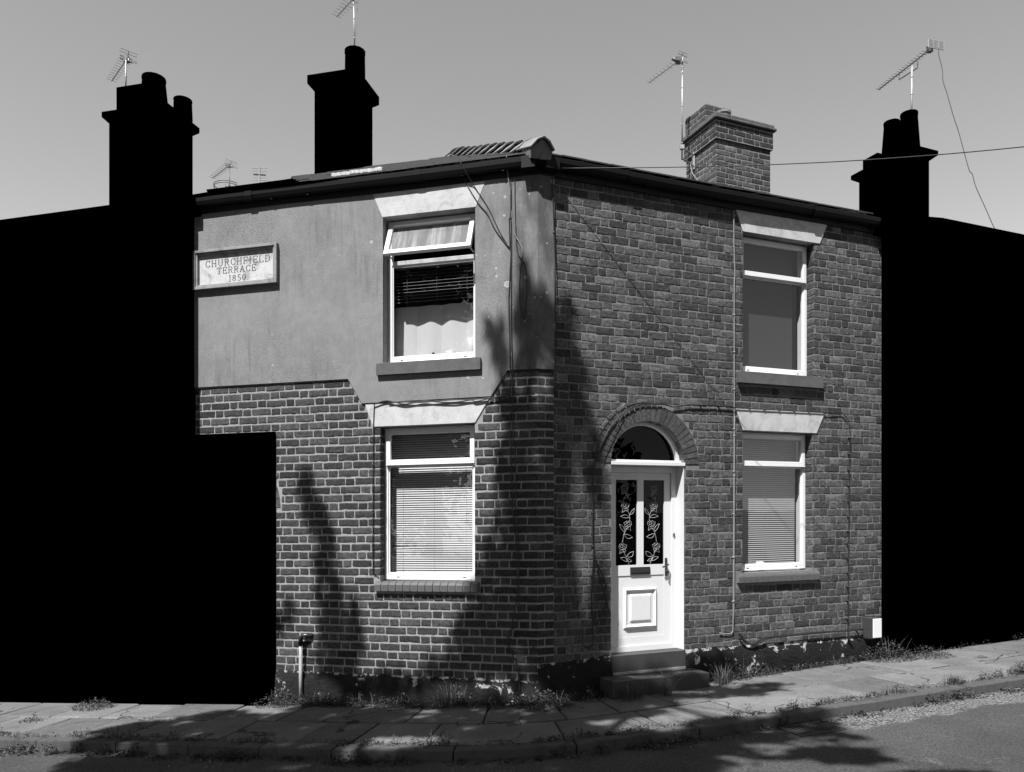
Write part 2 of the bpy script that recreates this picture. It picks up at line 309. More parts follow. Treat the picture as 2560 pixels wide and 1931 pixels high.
def brickwork(mb, U0, U1, V0, V1, course, cuts, bed, perp, h, rough, pitch=0.336, shift=0.0, tones=None, p=0.0, fine=True, top_header=False, wob=0.0):
    """cuts(v0,v1) -> list of (ua,ub) intervals not to be bricked in that course"""
    k = 0; v = V0
    while v < V1-0.02:
        va, vb = v+bed*0.5, min(v+course-bed*0.5, V1)
        x = U0-pitch+(0 if k % 2 else pitch*0.5)+shift+random.uniform(-0.008, 0.008); lst = []; st = True
        hdr_row = top_header and k == 0
        while x < U1:
            w = (pitch*0.68 if st else pitch*0.32) if not hdr_row else pitch*0.33
            w2 = w+random.uniform(-1, 1)*wob; lst.append((x, x+w2)); x += w2; st = not st
        for a, b_ in lst:
            if U1-b_ < 0.07: b_ = U1+perp*0.5
            if a-U0 < 0.06: a = U0-perp*0.5
            if b_-a < 0.03 or a >= U1-0.02: continue
            iv = [(max(a+perp*0.5, U0), min(b_-perp*0.5, U1))]
            if iv[0][1]-iv[0][0] < 0.02: continue
            for c in cuts(va, vb): iv = clip(iv, c)
            for q0, q1 in iv:
                if q1-q0 < 0.022: continue
                t = random.betavariate(2, 2.6) if tones is None else tones()
                jit = random.uniform(-1, 1)*wob*0.35
                brick(mb, q0, q1, va+jit+random.uniform(0, rough*0.4), vb+jit-random.uniform(0, rough*0.4), p, h, rough, t, fine)
        v += course; k += 1

# ================================================================ the corner house
house = thing('corner_house', 'corner terrace house of brick and grey render with a white door and four white windows', 'house', (C0.x, C0.y, 0))

RND = [(-4.3, 3.272), (-2.001, 3.268), (-1.846, 3.008), (-0.469, 3.014), (-0.298, 3.262), (0.0, 3.258)]
UL = (-1.612, -0.628, 3.41, 4.9); LL = (-1.652, -0.638, 1.172, 2.76); UR = (2.455, 3.455, 3.397, 4.925); LR = (2.45, 3.434, 1.185, 2.75)
DR = (0.812, 1.695, 0.40, 2.37); AC = (1.2535, 2.36); AR_I = 0.4415; AR_O = 0.625
def rect(q): return [(q[0], q[2]), (q[1], q[2]), (q[1], q[3]), (q[0], q[3])]
def arcpts(c, r, a0, a1, n): return [(c[0]+r*math.cos(a0+(a1-a0)*k/n), c[1]+r*math.sin(a0+(a1-a0)*k/n)) for k in range(n+1)]

# left wall: mortar bed (solid with openings) + bricks
mb = MB(ML); mb.panel([(-4.3, -0.4), (0, -0.4), (0, 5.32), (-4.3, 5.32)], [rect(UL), rect(LL)], -0.25, 0.0, hole_depth=-0.16)
wallL = build('left_wall', mb, M['mortL'], house)
def rnd_edge(u):
    for (a, va), (b_, vb) in zip(RND, RND[1:]):
        if a <= u <= b_: return va+(vb-va)*(u-a)/(b_-a)
    return 3.26
def cutsL(va, vb):
    c = []
    if vb > LL[2]+0.005 and va < LL[3]: c.append((LL[0], LL[1]))
    if vb > LL[2]-0.10 and va < LL[2]: c.append((-1.71, -0.575))
    if vb > 2.765: # lintel trapezoid and the render above
        t = min(1, max(0, (min(vb, 3.0)-2.765)/0.235)); c.append((-1.73-0.09*t, -0.625+0.145*t))
    if vb > 3.005:
        t = min(1, (vb-3.005)/0.26); c.append((-1.84-0.155*t, -0.475+0.175*t))
    # brick arch over the neighbour's door
    if 1.93 < vb < 2.75:
        dv = max(0, va-1.95)
        if dv < 0.66: c.append((-4.3, -3.43+math.sqrt(0.66**2-dv*dv)))
    elif vb <= 1.93 and vb > 0: pass
    return c
mb = MB(ML); brickwork(mb, -4.0, 0.0, 0.205, 3.265, 0.0851, cutsL, 0.019, 0.013, 0.0042, 0.0044, 0.336, 0.03, top_header=True, wob=0.007)
brk = build('brickwork', mb, M['brickL'], wallL, smooth=True)
mb = MB(ML)
for k in range(9):
    a0 = k*0.155; a1 = a0+0.14; ctr = (-3.43, 1.95); mb.cur = random.random()
    if True: mb.prism(arcpts(ctr, 0.64, a0, a1, 2)+list(reversed(arcpts(ctr, 0.42, a0, a1, 2))), -0.01, 0.006)
build('arch_bricks', mb, M['brickL'], wallL)
# right wall
door_out = [(DR[0], 0.2), (DR[1], 0.2), (DR[1], AC[1])]+arcpts(AC, AR_I, 0, math.pi, 28)[1:-1]+[(DR[0], AC[1])]
mb = MB(MR); mb.panel([(0, -0.4), (4.9, -0.4), (4.9, 5.32), (0, 5.32)], [rect(UR), rect(LR), door_out], -0.25, 0.0, hole_depth=-0.16)
wallR = build('right_wall', mb, M['mortR'], house)
def cutsR(va, vb):
    c = [(-1, 0.172+random.uniform(-0.004, 0.004))]
    for q in (UR, LR):
        if vb > q[2]+0.01 and va < q[3]: c.append((q[0], q[1]))
    if vb > UR[2]-0.14 and va < UR[2]-0.02: c.append((2.372, 3.545))
    if vb > LR[2]-0.11 and va < LR[2]-0.02: c.append((2.375, 3.506))
    for b0, b1, xa, xb, xc, xd in ((2.755, 2.985, 2.45, 3.487, 2.352, 3.607), (4.93, 5.16, 2.45, 3.533, 2.352, 3.64)):
        if vb > b0 and va < b1:
            t = min(1, max(0, ((va+vb)/2-b0)/(b1-b0))); c.append((xa+(xc-xa)*t, xb+(xd-xb)*t))
    if va < AC[1]: c.append((DR[0], DR[1]))
    if vb > AC[1]-0.02:
        dv = 0 if va <= AC[1] <= vb else min(abs(va-AC[1]), abs(vb-AC[1])); 
        if dv < AR_O: w = math.sqrt(AR_O**2-dv*dv); c.append((AC[0]-w, AC[0]+w))
    if vb > 1.6 and va < 2.2: pass
    return c
def toneR(): return random.betavariate(2, 3) if random.random() > 0.08 else random.uniform(0.8, 1.25)
mb = MB(MR); brickwork(mb, 0.0, 4.75, 0.37, 5.25, 0.0842, cutsR, 0.0105, 0.010, 0.0030, 0.0046, 0.331, -0.02, tones=toneR, wob=0.014)
build('brickwork', mb, M['brickR'], wallR, smooth=True)
# repointed strip of the left wall's brick turning onto the right front
mb = MB(MR); mb.box(0, 0.172, -0.01, 0.0035, 0.20, 3.262); build('mortar_return', mb, M['mortL'], wallR)
mb = MB(MR)
def cret(a, b_): return []
brickwork(mb, 0.0, 0.17, 0.205, 3.265, 0.0851, cret, 0.019, 0.011, 0.0042, 0.0044, 0.32, 0.02, p=0.003, wob=0.007)
build('brick_return', mb, M['brickL'], wallR, smooth=True)
# brick reveals of the openings
for W_, q, nm, c_, par in ((MR, UR, 'brickR', 0.0842, wallR), (MR, LR, 'brickR', 0.0842, wallR), (ML, LL, 'brickL', 0.0851, wallL)):
    m_ = MB(lambda a, p, v, W_=W_, q=q: W_(q[1]-p, -a, v) if W_ is MR else W_(q[0]+p, -a, v))
    k0 = math.ceil((q[2]-(0.37 if W_ is MR else 0.205))/c_)
    brickwork(m_, 0.0, 0.11, (0.37 if W_ is MR else 0.205)+k0*c_, q[3]-0.01, c_, lambda a, b_: [], 0.012, 0.0, 0.004, 0.004, 0.4, 0.0, p=0.0)
    build('reveal_bricks', m_, M[nm], par, smooth=True)
# arch ring
mb = MB(MR); n = 27
for k in range(n):
    a0 = math.pi*k/n+0.012; a1 = math.pi*(k+1)/n-0.012; mb.cur = random.uniform(0.1, 0.9); d = random.uniform(0.006, 0.011)
    mb.prism(arcpts(AC, AR_O-0.006, a0, a1, 2)+list(reversed(arcpts(AC, AR_I+random.uniform(-0.003, 0.003), a0-0.004, a1+0.004, 2))), -0.11, d)
build('door_arch', mb, M['arch'], wallR, bevel=0.003)
mb = MB(MR)
for k in range(7):
    a0 = R(92)+k*R(11.5); a1 = a0+R(10.6); mb.cur = random.uniform(0.3, 1.0)
    mb.prism(arcpts(AC, 0.665, a0, a1, 3)+list(reversed(arcpts(AC, 0.632, a0, a1, 3))), -0.01, 0.014+random.uniform(-.003, .003))
build('hood_bricks', mb, M['brickR'], wallR, bevel=0.003)
# plinths
def plinth(mb, W_, ua, ub, top0, top1, cuts=()):
    n = int((ub-ua)/0.04); 
    rows = 9
    for i in range(n+1):
        u = ua+(ub-ua)*i/n; tp = top0+(top1-top0)*i/n+0.018*noise.noise(Vector((u*6, 3, 0)))
        for j in range(rows+1):
            v = -0.5+(tp+0.5)*j/rows; nn = noise.noise(Vector((u*5, v*5, 1.7)))*0.012+noise.noise(Vector((u*19, v*19, 4)))*0.005
            mb.cur = max(0, (v+0.15)/(tp+0.15)); mb.add(u, (0.03+nn) if j < rows else 0.004, v if j < rows else tp+0.01)
    b0 = len(mb.v)-(n+1)*(rows+1)
    for i in range(n):
        for j in range(rows):
            q = b0+i*(rows+1)+j; mb.f.append([q, q+rows+1, q+rows+2, q+1])
mb = MB(ML); plinth(mb, ML, -2.836, 0.033, 0.212, 0.205); build('left_plinth', mb, M['plinth'], house, smooth=True)
mb = MB(MR); plinth(mb, MR, -0.008, 0.80, 0.36, 0.40); build('right_plinth', mb, M['plinth'], house, smooth=True)
mb = MB(MR); plinth(mb, MR, 1.705, 4.75, 0.395, 0.355); build('right_plinth', mb, M['plinth'], house, smooth=True)
# render
mb = MB(ML); mb.panel(RND[:-1]+[(0.007, 3.258), (0.007, 5.3), (-4.3, 5.3)], [rect(UL)], 0.0, 0.022)
build('render', mb, M['render'], house)
mb = MB(MR); mb.panel([(-0.0065, 3.258), (0.172, 3.262), (0.172, 5.3), (-0.0065, 5.3)], [], 0.0, 0.022)
build('render', mb, M['render'], house)
# lintels
def trap(W_, xa, xb, xc, xd, v0, v1, p, par=house):
    m_ = MB(W_); m_.prism([(xa, v0), (xb, v0), (xd, v1), (xc, v1)], -0.13, p); return build('lintel', m_, M['lint'], par, bevel=0.004)
trap(ML, -1.618, -0.62, -1.722, -0.52, 4.9, 5.145, 0.027)
trap(ML, -1.722, -0.632, -1.817, -0.482, 2.762, 3.0, 0.012)
trap(MR, 2.45, 3.534, 2.352, 3.641, 4.925, 5.155, 0.014)
trap(MR, 2.45, 3.487, 2.353, 3.606, 2.75, 2.984, 0.014)
# sills
for W_, a, b_, v0, v1 in ((ML, -1.672, -0.563, 3.28, 3.398), (MR, 2.37, 3.543, 3.26, 3.385)):
    m_ = MB(W_); m_.prism([(a, v0), (b_, v0), (b_, v1), (a, v1)], -0.15, 0.062); build('sill', m_, M['sill'], house, bevel=0.006)
for W_, a, b_, v0, v1, n in ((ML, -1.70, -0.585, 1.076, 1.176, 14), (MR, 2.372, 3.506, 1.078, 1.178, 14)):
    m_ = MB(W_)
    for k in range(n):
        x0 = a+(b_-a)*k/n+0.005; x1 = a+(b_-a)*(k+1)/n-0.005; m_.cur = random.random(); d = 0.052+random.uniform(-0.003, 0.003)
        prof = [(-0.15, v0), (d, v0), (d, v1-0.035), (d-0.01, v1-0.014), (d-0.034, v1), (-0.15, v1)]
        i0 = [m_.add(x0, p, v) for p, v in prof]; i1 = [m_.add(x1, p, v) for p, v in prof]
        m_.f.append(i0); m_.f.append(list(reversed(i1)))
        for q in range(6): m_.f.append([i0[q], i1[q], i1[(q+1) % 6], i0[(q+1) % 6]])
    build('sill', m_, M['bull'], house, bevel=0.003)
    m_ = MB(W_); m_.box(a+.003, b_-.003, -0.15, 0.04, v0+0.006, v1-0.012); build('sill_mortar', m_, M['mortR'], house)

# windows
def window(W_, q, trans, open_vent=False, fp=-0.105):
    u0, u1, v0, v1 = q; e = 0.004; u0 += e; u1 -= e; v0 += e+0.01; v1 -= e
    F = 0.042; S = 0.042
    m_ = MB(W_); pb = fp-0.06
    m_.box(u0, u0+F, pb, fp, v0, v1); m_.box(u1-F, u1, pb, fp, v0, v1); m_.box(u0+F, u1-F, pb, fp, v1-F, v1); m_.box(u0+F, u1-F, pb, fp, v0, v0+F+0.018); m_.box(u0+F, u1-F, pb, fp-0.002, trans-0.022, trans+0.022)
    m_.box(u0+F+.02, u1-F-.02, fp, fp+0.012, v0, v0+0.018)
    fr = build('window', m_, M['white'], house, bevel=0.004)
    # fixed lower light: glazing bead + pane
    a, b_, c, d = u0+F, u1-F, v0+F+0.018, trans-0.022
    def ring(mm, a, b_, c, d, w, p0, p1):
        mm.box(a, a+w, p0, p1, c, d); mm.box(b_-w, b_, p0, p1, c, d); mm.box(a+w, b_-w, p0, p1, c, c+w); mm.box(a+w, b_-w, p0, p1, d-w, d)
    m_ = MB(W_); ring(m_, a, b_, c, d, 0.014, fp-0.03, fp-0.012); build('glazing_bead', m_, M['white'], fr, bevel=0.003)
    m_ = MB(W_); m_.quad((a+.014, fp-0.03, c+.014), (b_-.014, fp-0.03, c+.014), (b_-.014, fp-0.03, d-.014), (a+.014, fp-0.03, d-.014)); build('pane', m_, M['glass'], fr)
    # drain caps
    for x in (u0+0.14, u1-0.15): m_ = MB(W_); m_.box(x, x+0.028, fp, fp+0.004, v0+0.022, v0+0.031); build('drain_cap', m_, M['dark'], fr)
    # top-hung vent
    th = R(25) if open_vent else 0; hv = v1-F*0.6
    def WV(u, p, v):
        dv = v-hv; dp = p-fp; return W_(u, fp+dp*math.cos(th)-dv*math.sin(th), hv+dv*math.cos(th)+dp*math.sin(th))
    lo = trans+0.004; a, b_ = u0+F-0.016, u1-F+0.016
    m_ = MB(WV); S = 0.048; ring(m_, a, b_, lo-0.012, v1-F*0.55, S, fp-0.02, fp+0.022)
    m_.box(a, b_, fp+0.0, fp+0.03, lo-0.022, lo-0.0125)
    vt = build('top_vent', m_, M['white'], fr, bevel=0.005)
    m_ = MB(WV); m_.quad((a+S, fp-0.004, lo-0.012+S), (b_-S, fp-0.004, lo-0.012+S), (b_-S, fp-0.004, v1-F*0.55-S), (a+S, fp-0.004, v1-F*0.55-S)); build('vent_pane', m_, M['glassv' if open_vent else 'glass'], fr)
    # room behind
    m_ = MB(W_); x0, x1, y0, y1, d0, d1 = q[0]-0.5, q[1]+0.5, q[2]-0.5, q[3]+0.25, -0.255, -1.9
    for f in (((x0, d0, y0), (x0, d1, y0), (x0, d1, y1), (x0, d0, y1)), ((x1, d0, y0), (x1, d0, y1), (x1, d1, y1), (x1, d1, y0)), ((x0, d1, y0), (x1, d1, y0), (x1, d1, y1), (x0, d1, y1)), ((x0, d0, y0), (x1, d0, y0), (x1, d1, y0), (x0, d1, y0)), ((x0, d0, y1), (x0, d1, y1), (x1, d1, y1), (x1, d0, y1))): m_.quad(*f)
    # inner reveal lining
    build('room', m_, M['room'], fr)
    m_ = MB(W_)
    for (a, b_, c, d) in ((q[0], q[0]+0.003, q[2], q[3]), (q[1]-0.003, q[1], q[2], q[3]), (q[0]+.003, q[1]-.003, q[3]-0.003, q[3]), (q[0]+.003, q[1]-.003, q[2], q[2]+0.003)): m_.box(a, b_, -0.26, pb-0.001, c, d)
    m_.box(q[0]-0.03, q[1]+0.03, -0.36, -0.262, q[2]-0.02, q[2]+0.011)
    build('window_board', m_, M['white'], fr, bevel=0.002)
    return fr
wUL = window(ML, UL, 4.46, True); wLL = window(ML, LL, 2.385); wUR = window(MR, UR, 4.50); wLR = window(MR, LR, 2.385)
def blind(W_, par, u0, u1, v0, v1, p, tilt, step=0.0235, sw=0.024, droop=None, m='blind'):
    m_ = MB(W_); v = v1
    while v > v0:
        c, s_ = math.cos(tilt)*sw/2, math.sin(tilt)*sw/2
        dz = droop(v) if droop else 0
        N = 6
        for k in range(N):
            a = u0+(u1-u0)*k/N; b_ = u0+(u1-u0)*(k+1)/N; da = dz*(1-k/N)**2; db = dz*(1-(k+1)/N)**2
            m_.quad((a, p-c, v+s_+da), (b_, p-c, v+s_+db), (b_, p, v+0.0025+db), (a, p, v+0.0025+da)); m_.quad((a, p, v+0.0025+da), (b_, p, v+0.0025+db), (b_, p+c, v-s_+db), (a, p+c, v-s_+da))
        v -= step
    for x in (u0+0.13, (u0+u1)/2, u1-0.13): m_.tube([(x, p+0.014, v0), (x, p+0.014, v1)], 0.0012, 4)
    m_.box(u0, u1, p-0.015, p+0.015, v1+0.012, v1+0.035)
    return build('blind', m_, M[m], par)
blind(ML, wLL, LL[0]+0.03, LL[1]-0.03, LL[2]+0.03, LL[3]-0.06, -0.235, R(52), droop=lambda v: -0.012 if 1.50 < v < 1.53 else 0)
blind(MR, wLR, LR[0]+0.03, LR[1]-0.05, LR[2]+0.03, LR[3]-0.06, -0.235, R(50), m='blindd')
blind(ML, wUL, UL[0]+0.05, UL[1]-0.02, 4.06, 4.42, -0.205, R(20), step=0.034, sw=0.028, m='blindd')  # slats added to stand in for the corrugated reflection in this pane
m_ = MB(MR); m_.box(UR[0]-0.02, UR[1]-0.1, -0.242, -0.238, UR[2]+0.05, UR[3]); build('roller_blind', m_, M['roller'], wUR)
m_ = MB(ML); N = 150
def cw(u): return -0.305+0.022*abs(math.sin(u*11.5))+0.004*math.sin(u*31+1)
for k in range(N):
    a = -1.75+1.28*k/N; b_ = a+1.28/N; m_.quad((a, cw(a), 3.30), (b_, cw(b_), 3.30), (b_, cw(b_)-0.02, 4.06), (a, cw(a)-0.02, 4.06))
build('curtain', m_, M['curtain'], wUL, smooth=True)
# stay arm of the open vent
for x in (UL[1]-0.06, UL[0]+0.05): m_ = MB(ML); m_.box(x, x+0.01, -0.11, 0.02, 4.50, 4.512); build('stay', m_, M['metal'], wUL)

# door
m_ = MB(MR); P0 = -0.13
u0, u1 = DR[0]+0.003, DR[1]-0.003; vb = 0.40; vt = 2.34
m_.box(u0, u0+0.068, P0-0.07, P0, vb, vt); m_.box(u1-0.068, u1, P0-0.07, P0, vb, vt); m_.box(u0+0.068, u1-0.068, P0-0.07, P0, vt-0.065, vt); m_.box(u0+0.068, u1-0.068, P0-0.07, P0, vb, vb+0.06)
m_.box(u1-0.004, u1, P0, 0.004, vb, vt+0.01); m_.box(u0, u0+0.004, P0, -0.004, vb, vt+0.01)
dfr = build('door_frame', m_, M['white2'], house, bevel=0.004)
m_ = MB(MR); m_.box(u0-0.0, u1+0.01, -0.16, 0.014, 2.342, 2.378); m_.box(u0, u1, -0.16, -0.045, 2.3795, 2.402); build('door_transom', m_, M['white2'], dfr, bevel=0.003)
m_ = MB(MR); la, lb, lc, ld = u0+0.07, u1-0.07, vb+0.062, vt-0.067
G = [(0.955, 1.213, 1.305, 2.20), (1.289, 1.545, 1.305, 2.20)]
m_.panel([(la, lc), (lb, lc), (lb, ld), (la, ld)], [rect(g) for g in G]+[rect((0.955, 1.54, 0.545, 1.195))], P0-0.05, P0-0.018)
leaf = build('door', m_, M['white2'], house, bevel=0.003)
m_ = MB(MR); m_.box(0.957, 1.538, P0-0.05, P0-0.026, 0.547, 1.193)
def rect_ring(mm, a, b_, c, d, w, p0, p1):      # sloped moulding: outer at p0, inner at p1
    A = [(a, c), (b_, c), (b_, d), (a, d)]; B = [(a+w, c+w), (b_-w, c+w), (b_-w, d-w), (a+w, d-w)]
    for k in range(4):
        j = (k+1) % 4; mm.quad((A[k][0], p0, A[k][1]), (A[j][0], p0, A[j][1]), (B[j][0], p1, B[j][1]), (B[k][0], p1, B[k][1]))
rect_ring(m_, 1.045, 1.452, 0.638, 1.068, 0.022, P0-0.0255, P0+0.004); rect_ring(m_, 1.067, 1.430, 0.660, 1.046, 0.02, P0+0.004, P0-0.018); rect_ring(m_, 1.087, 1.41, 0.68, 1.026, 0.03, P0-0.018, P0-0.016)
rect_ring(m_, 1.117, 1.38, 0.71, 0.996, 0.016, P0-0.016, P0-0.002); m_.quad((1.133, P0-0.002, 0.726), (1.364, P0-0.002, 0.726), (1.364, P0-0.002, 0.98), (1.133, P0-0.002, 0.98))
build('lower_panel', m_, M['white2'], leaf)
for g in G:
    m_ = MB(MR); m_.quad((g[0], P0-0.034, g[2]), (g[1], P0-0.034, g[2]), (g[1], P0-0.034, g[3]), (g[0], P0-0.034, g[3])); build('door_glass', m_, M['glassd'], leaf)
# engraved roses
def cr(x, y): return (0.963+(x-495)*0.00120, 2.19-(y-882)*0.00105)
def flower(cx, cy, s, flip):
    S_ = [[(-45, 0), (-38, -32), (-15, -40), (-2, -15)], [(-45, 0), (-30, 22), (0, 28), (30, 20), (38, -10), (46, -22), (20, -28), (12, -40), (0, -32)],
          [(-28, -8), (-20, -26), (0, -26), (5, -8), (-8, 6), (-24, 4), (-28, -8)], [(8, -20), (24, -4), (14, 16), (-4, 14)], [(-30, 30), (-36, 72), (-8, 52), (20, 48), (34, 40), (22, 28)], [(-14, 30), (6, 40), (24, 64)]]
    return [[(cx+flip*x*s, cy+y*s) for x, y in l] for l in S_]
def leafy(x0, y0, x1, y1, b_):
    n = 8; o1 = []; o2 = []
    dx, dy = x1-x0, y1-y0
    for k in range(n+1):
        t = k/n; w = math.sin(math.pi*t)*b_; o1.append((x0+dx*t-dy*w, y0+dy*t+dx*w)); o2.append((x0+dx*t+dy*w*0.35, y0+dy*t-dx*w*0.35))
    return [o1, o2]
def roses(fl):
    L_ = []
    def X(x): return x if fl > 0 else 1467-x
    for cx, cy, f in ((583, 960, 1), (590, 1135, 1), (612, 1318, -1), (565, 1545, 1)):
        for l in flower(cx, cy, 0.9, f): L_.append(l)
    for st in ([(612, 1175), (632, 1230), (635, 1285)], [(600, 1365), (572, 1420), (560, 1500)], [(572, 1590), (600, 1650), (628, 1720)], [(570, 1050), (575, 1095)]): L_.append(st)
    for q in ((632, 1225, 680, 1155, .2), (632, 1250, 542, 1238, .25), (578, 1395, 530, 1315, .22), (578, 1415, 662, 1448, .3), (600, 1640, 672, 1590, .35), (610, 1660, 655, 1690, .3), (608, 1690, 540, 1650, .3), (575, 1060, 620, 1010, .25)): L_ += leafy(*q)
    m_ = MB(MR)
    for l in L_:
        pts = [cr(X(x), y) for x, y in l]
        m_.tube([(a, P0-0.031, c) for a, c in pts], 0.0015, 4)
    build('engraved_rose', m_, M['engr'], leaf)
roses(1); roses(-1)
m_ = MB(MR); m_.box(1.125, 1.365, P0-0.018, P0-0.006, 1.205, 1.282); m_.box(1.14, 1.35, P0-0.006, P0+0.001, 1.222, 1.262); build('letterbox', m_, M['dark'], leaf, bevel=0.002)
m_ = MB(MR); m_.box(1.552, 1.575, P0-0.017, P0-0.006, 1.18, 1.37); m_.tube([(1.565, P0-0.006, 1.30), (1.565, P0+0.035, 1.30), (1.555, P0+0.04, 1.295), (1.49, P0+0.04, 1.275)], 0.008, 8); m_.tube([(1.565, P0-0.006, 1.23), (1.57, P0+0.02, 1.225), (1.568, P0+0.02, 1.18)], 0.012, 8)
build('handle', m_, M['dark'], leaf)
m_ = MB(MR); m_.prism([(1.654+0.011*math.cos(a), 1.612+0.024*math.sin(a)) for a in [k*math.pi/6 for k in range(12)]], P0, P0+0.01); build('lock', m_, M['metald'], dfr)
# fanlight
m_ = MB(MR); A1 = arcpts(AC, AR_I-0.004, 0.06, math.pi-0.06, 28); A2 = arcpts(AC, AR_I-0.034, 0.06, math.pi-0.06, 28)
for k in range(28):
    for (a, b_) in ((A1[k], A1[k+1]),):
        c, d = A2[k], A2[k+1]; m_.quad((a[0], -0.075, a[1]), (b_[0], -0.075, b_[1]), (d[0], -0.075, d[1]), (c[0], -0.075, c[1])); m_.quad((c[0], -0.075, c[1]), (d[0], -0.075, d[1]), (d[0], -0.14, d[1]), (c[0], -0.14, c[1])); m_.quad((a[0], -0.075, a[1]), (b_[0], -0.075, b_[1]), (b_[0], -0.14, b_[1]), (a[0], -0.14, a[1]))
fan = build('fanlight', m_, M['white2'], house)
m_ = MB(MR); pts = arcpts(AC, AR_I-0.033, 0.0, math.pi, 28); i = [m_.add(u, -0.12, max(v, 2.40)) for u, v in pts]; m_.f.append(i); build('pane', m_, M['glassd'], fan)
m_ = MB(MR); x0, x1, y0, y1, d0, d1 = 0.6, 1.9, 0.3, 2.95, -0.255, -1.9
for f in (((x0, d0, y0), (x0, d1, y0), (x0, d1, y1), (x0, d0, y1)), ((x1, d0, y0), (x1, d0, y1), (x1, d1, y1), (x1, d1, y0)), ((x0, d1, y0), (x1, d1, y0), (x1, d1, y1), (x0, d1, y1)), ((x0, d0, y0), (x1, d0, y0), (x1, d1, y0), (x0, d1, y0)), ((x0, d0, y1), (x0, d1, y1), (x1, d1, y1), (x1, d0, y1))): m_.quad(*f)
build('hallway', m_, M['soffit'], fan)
# steps
m_ = MB(MR); m_.box(DR[0]-0.0, DR[1]+0.0, -0.16, 0.03, 0.20, 0.398)
for u in (1.02, 1.22, 1.36, 1.50): m_.box(u, u+0.003, 0.03, 0.0315, 0.24, 0.39)
build('upper_step', m_, M['step'], house, bevel=0.006)
m_ = MB(MR); m_.box(0.665, 1.79, 0.032, 0.31, -0.3, 0.205)
build('lower_step', m_, M['step'], house, bevel=0.008)
m_ = MB(MR)
for u in (0.95, 1.24, 1.52): m_.box(u, u+0.004, 0.04, 0.30, 0.2052, 0.2065)
m_.box(0.82, 1.69, 0.031, 0.04, 0.206, 0.232); build('step_joint', m_, M['mortL'], house)

# eaves: fascia, soffit, gutter
GP = [(0.020, 0.00), (0.023, -0.040), (0.040, -0.074), (0.070, -0.088), (0.099, -0.074), (0.115, -0.040), (0.119, 0.0), (0.116, 0.004), (0.111, 0.0), (0.107, -0.036), (0.094, -0.065), (0.070, -0.079), (0.045, -0.065), (0.031, -0.036), (0.028, 0.0)]
m_ = MB()
def eave_ring(kind, s, prof, V):
    out = []
    for p, dv in prof:
        if kind == 'L': q = ML(s, p, V+dv)
        elif kind == 'R': q = MR(s, p, V+dv)
        else: q = corner(p, V+dv)
        out.append(m_.add(*q))
    return out
def sweep(prof, V, closed=True, ends=True):
    st = [('L', -3.731)]+[('L', -3.60+0.25*k) for k in range(14)]+[('C', 0)]+[('R', 0.2+0.25*k) for k in range(16)]+[('R', 4.352)]
    rs = []
    for k, s in st: rs.append(eave_ring(k, s, [(p+(0.004*math.sin(s*3.1) if k != 'C' else 0), dv+(0.004*math.sin(s*1.9+1) if k != 'C' else 0)) for p, dv in prof], V))
    n = len(prof)
    for a, b_ in zip(rs, rs[1:]):
        for q in range(n if closed else n-1): m_.f.append([a[q], b_[q], b_[(q+1) % n], a[(q+1) % n]])
sweep(GP, 5.292)
for k, s in [('L', -3.1), ('L', -1.2), ('R', 1.0), ('R', 2.3), ('R', 3.4)]:       # joint collars
    W_ = ML if k == 'L' else MR
    a = [m_.add(*W_(s-0.04, p+(0.006 if p > 0.06 else -0.004), 5.292+dv-(0.006 if dv < -0.02 else -0.003))) for p, dv in GP[:7]]; b_ = [m_.add(*W_(s+0.04, p+(0.006 if p > 0.06 else -0.004), 5.292+dv-(0.006 if dv < -0.02 else -0.003))) for p, dv in GP[:7]]
    for q in range(6): m_.f.append([a[q], b_[q], b_[q+1], a[q+1]])
for s_, W_ in ((-0.06, ML), (0.10, MR)): m_.T = W_; m_.box(s_-0.07, s_+0.07, 0.03, 0.145, 5.175, 5.288)
build('gutter', m_, M['gutter'], house, smooth=False)
m_ = MB(); sweep([(0.0, -0.142), (0.026, -0.142), (0.026, 0.02), (0.0, 0.02)], 5.292); build('fascia', m_, M['soffit'], house)
for k in range(9):
    u = -3.7+k*0.42; m_ = MB(ML)
    m_.box(u, u+0.025, 0.0265, 0.085, 5.196, 5.207); build('gutter_bracket', m_, M['gutter'], house)
for k in range(10):
    u = 0.3+k*0.44; m_ = MB(MR)
    m_.box(u, u+0.025, 0.0265, 0.085, 5.196, 5.207); build('gutter_bracket', m_, M['gutter'], house)

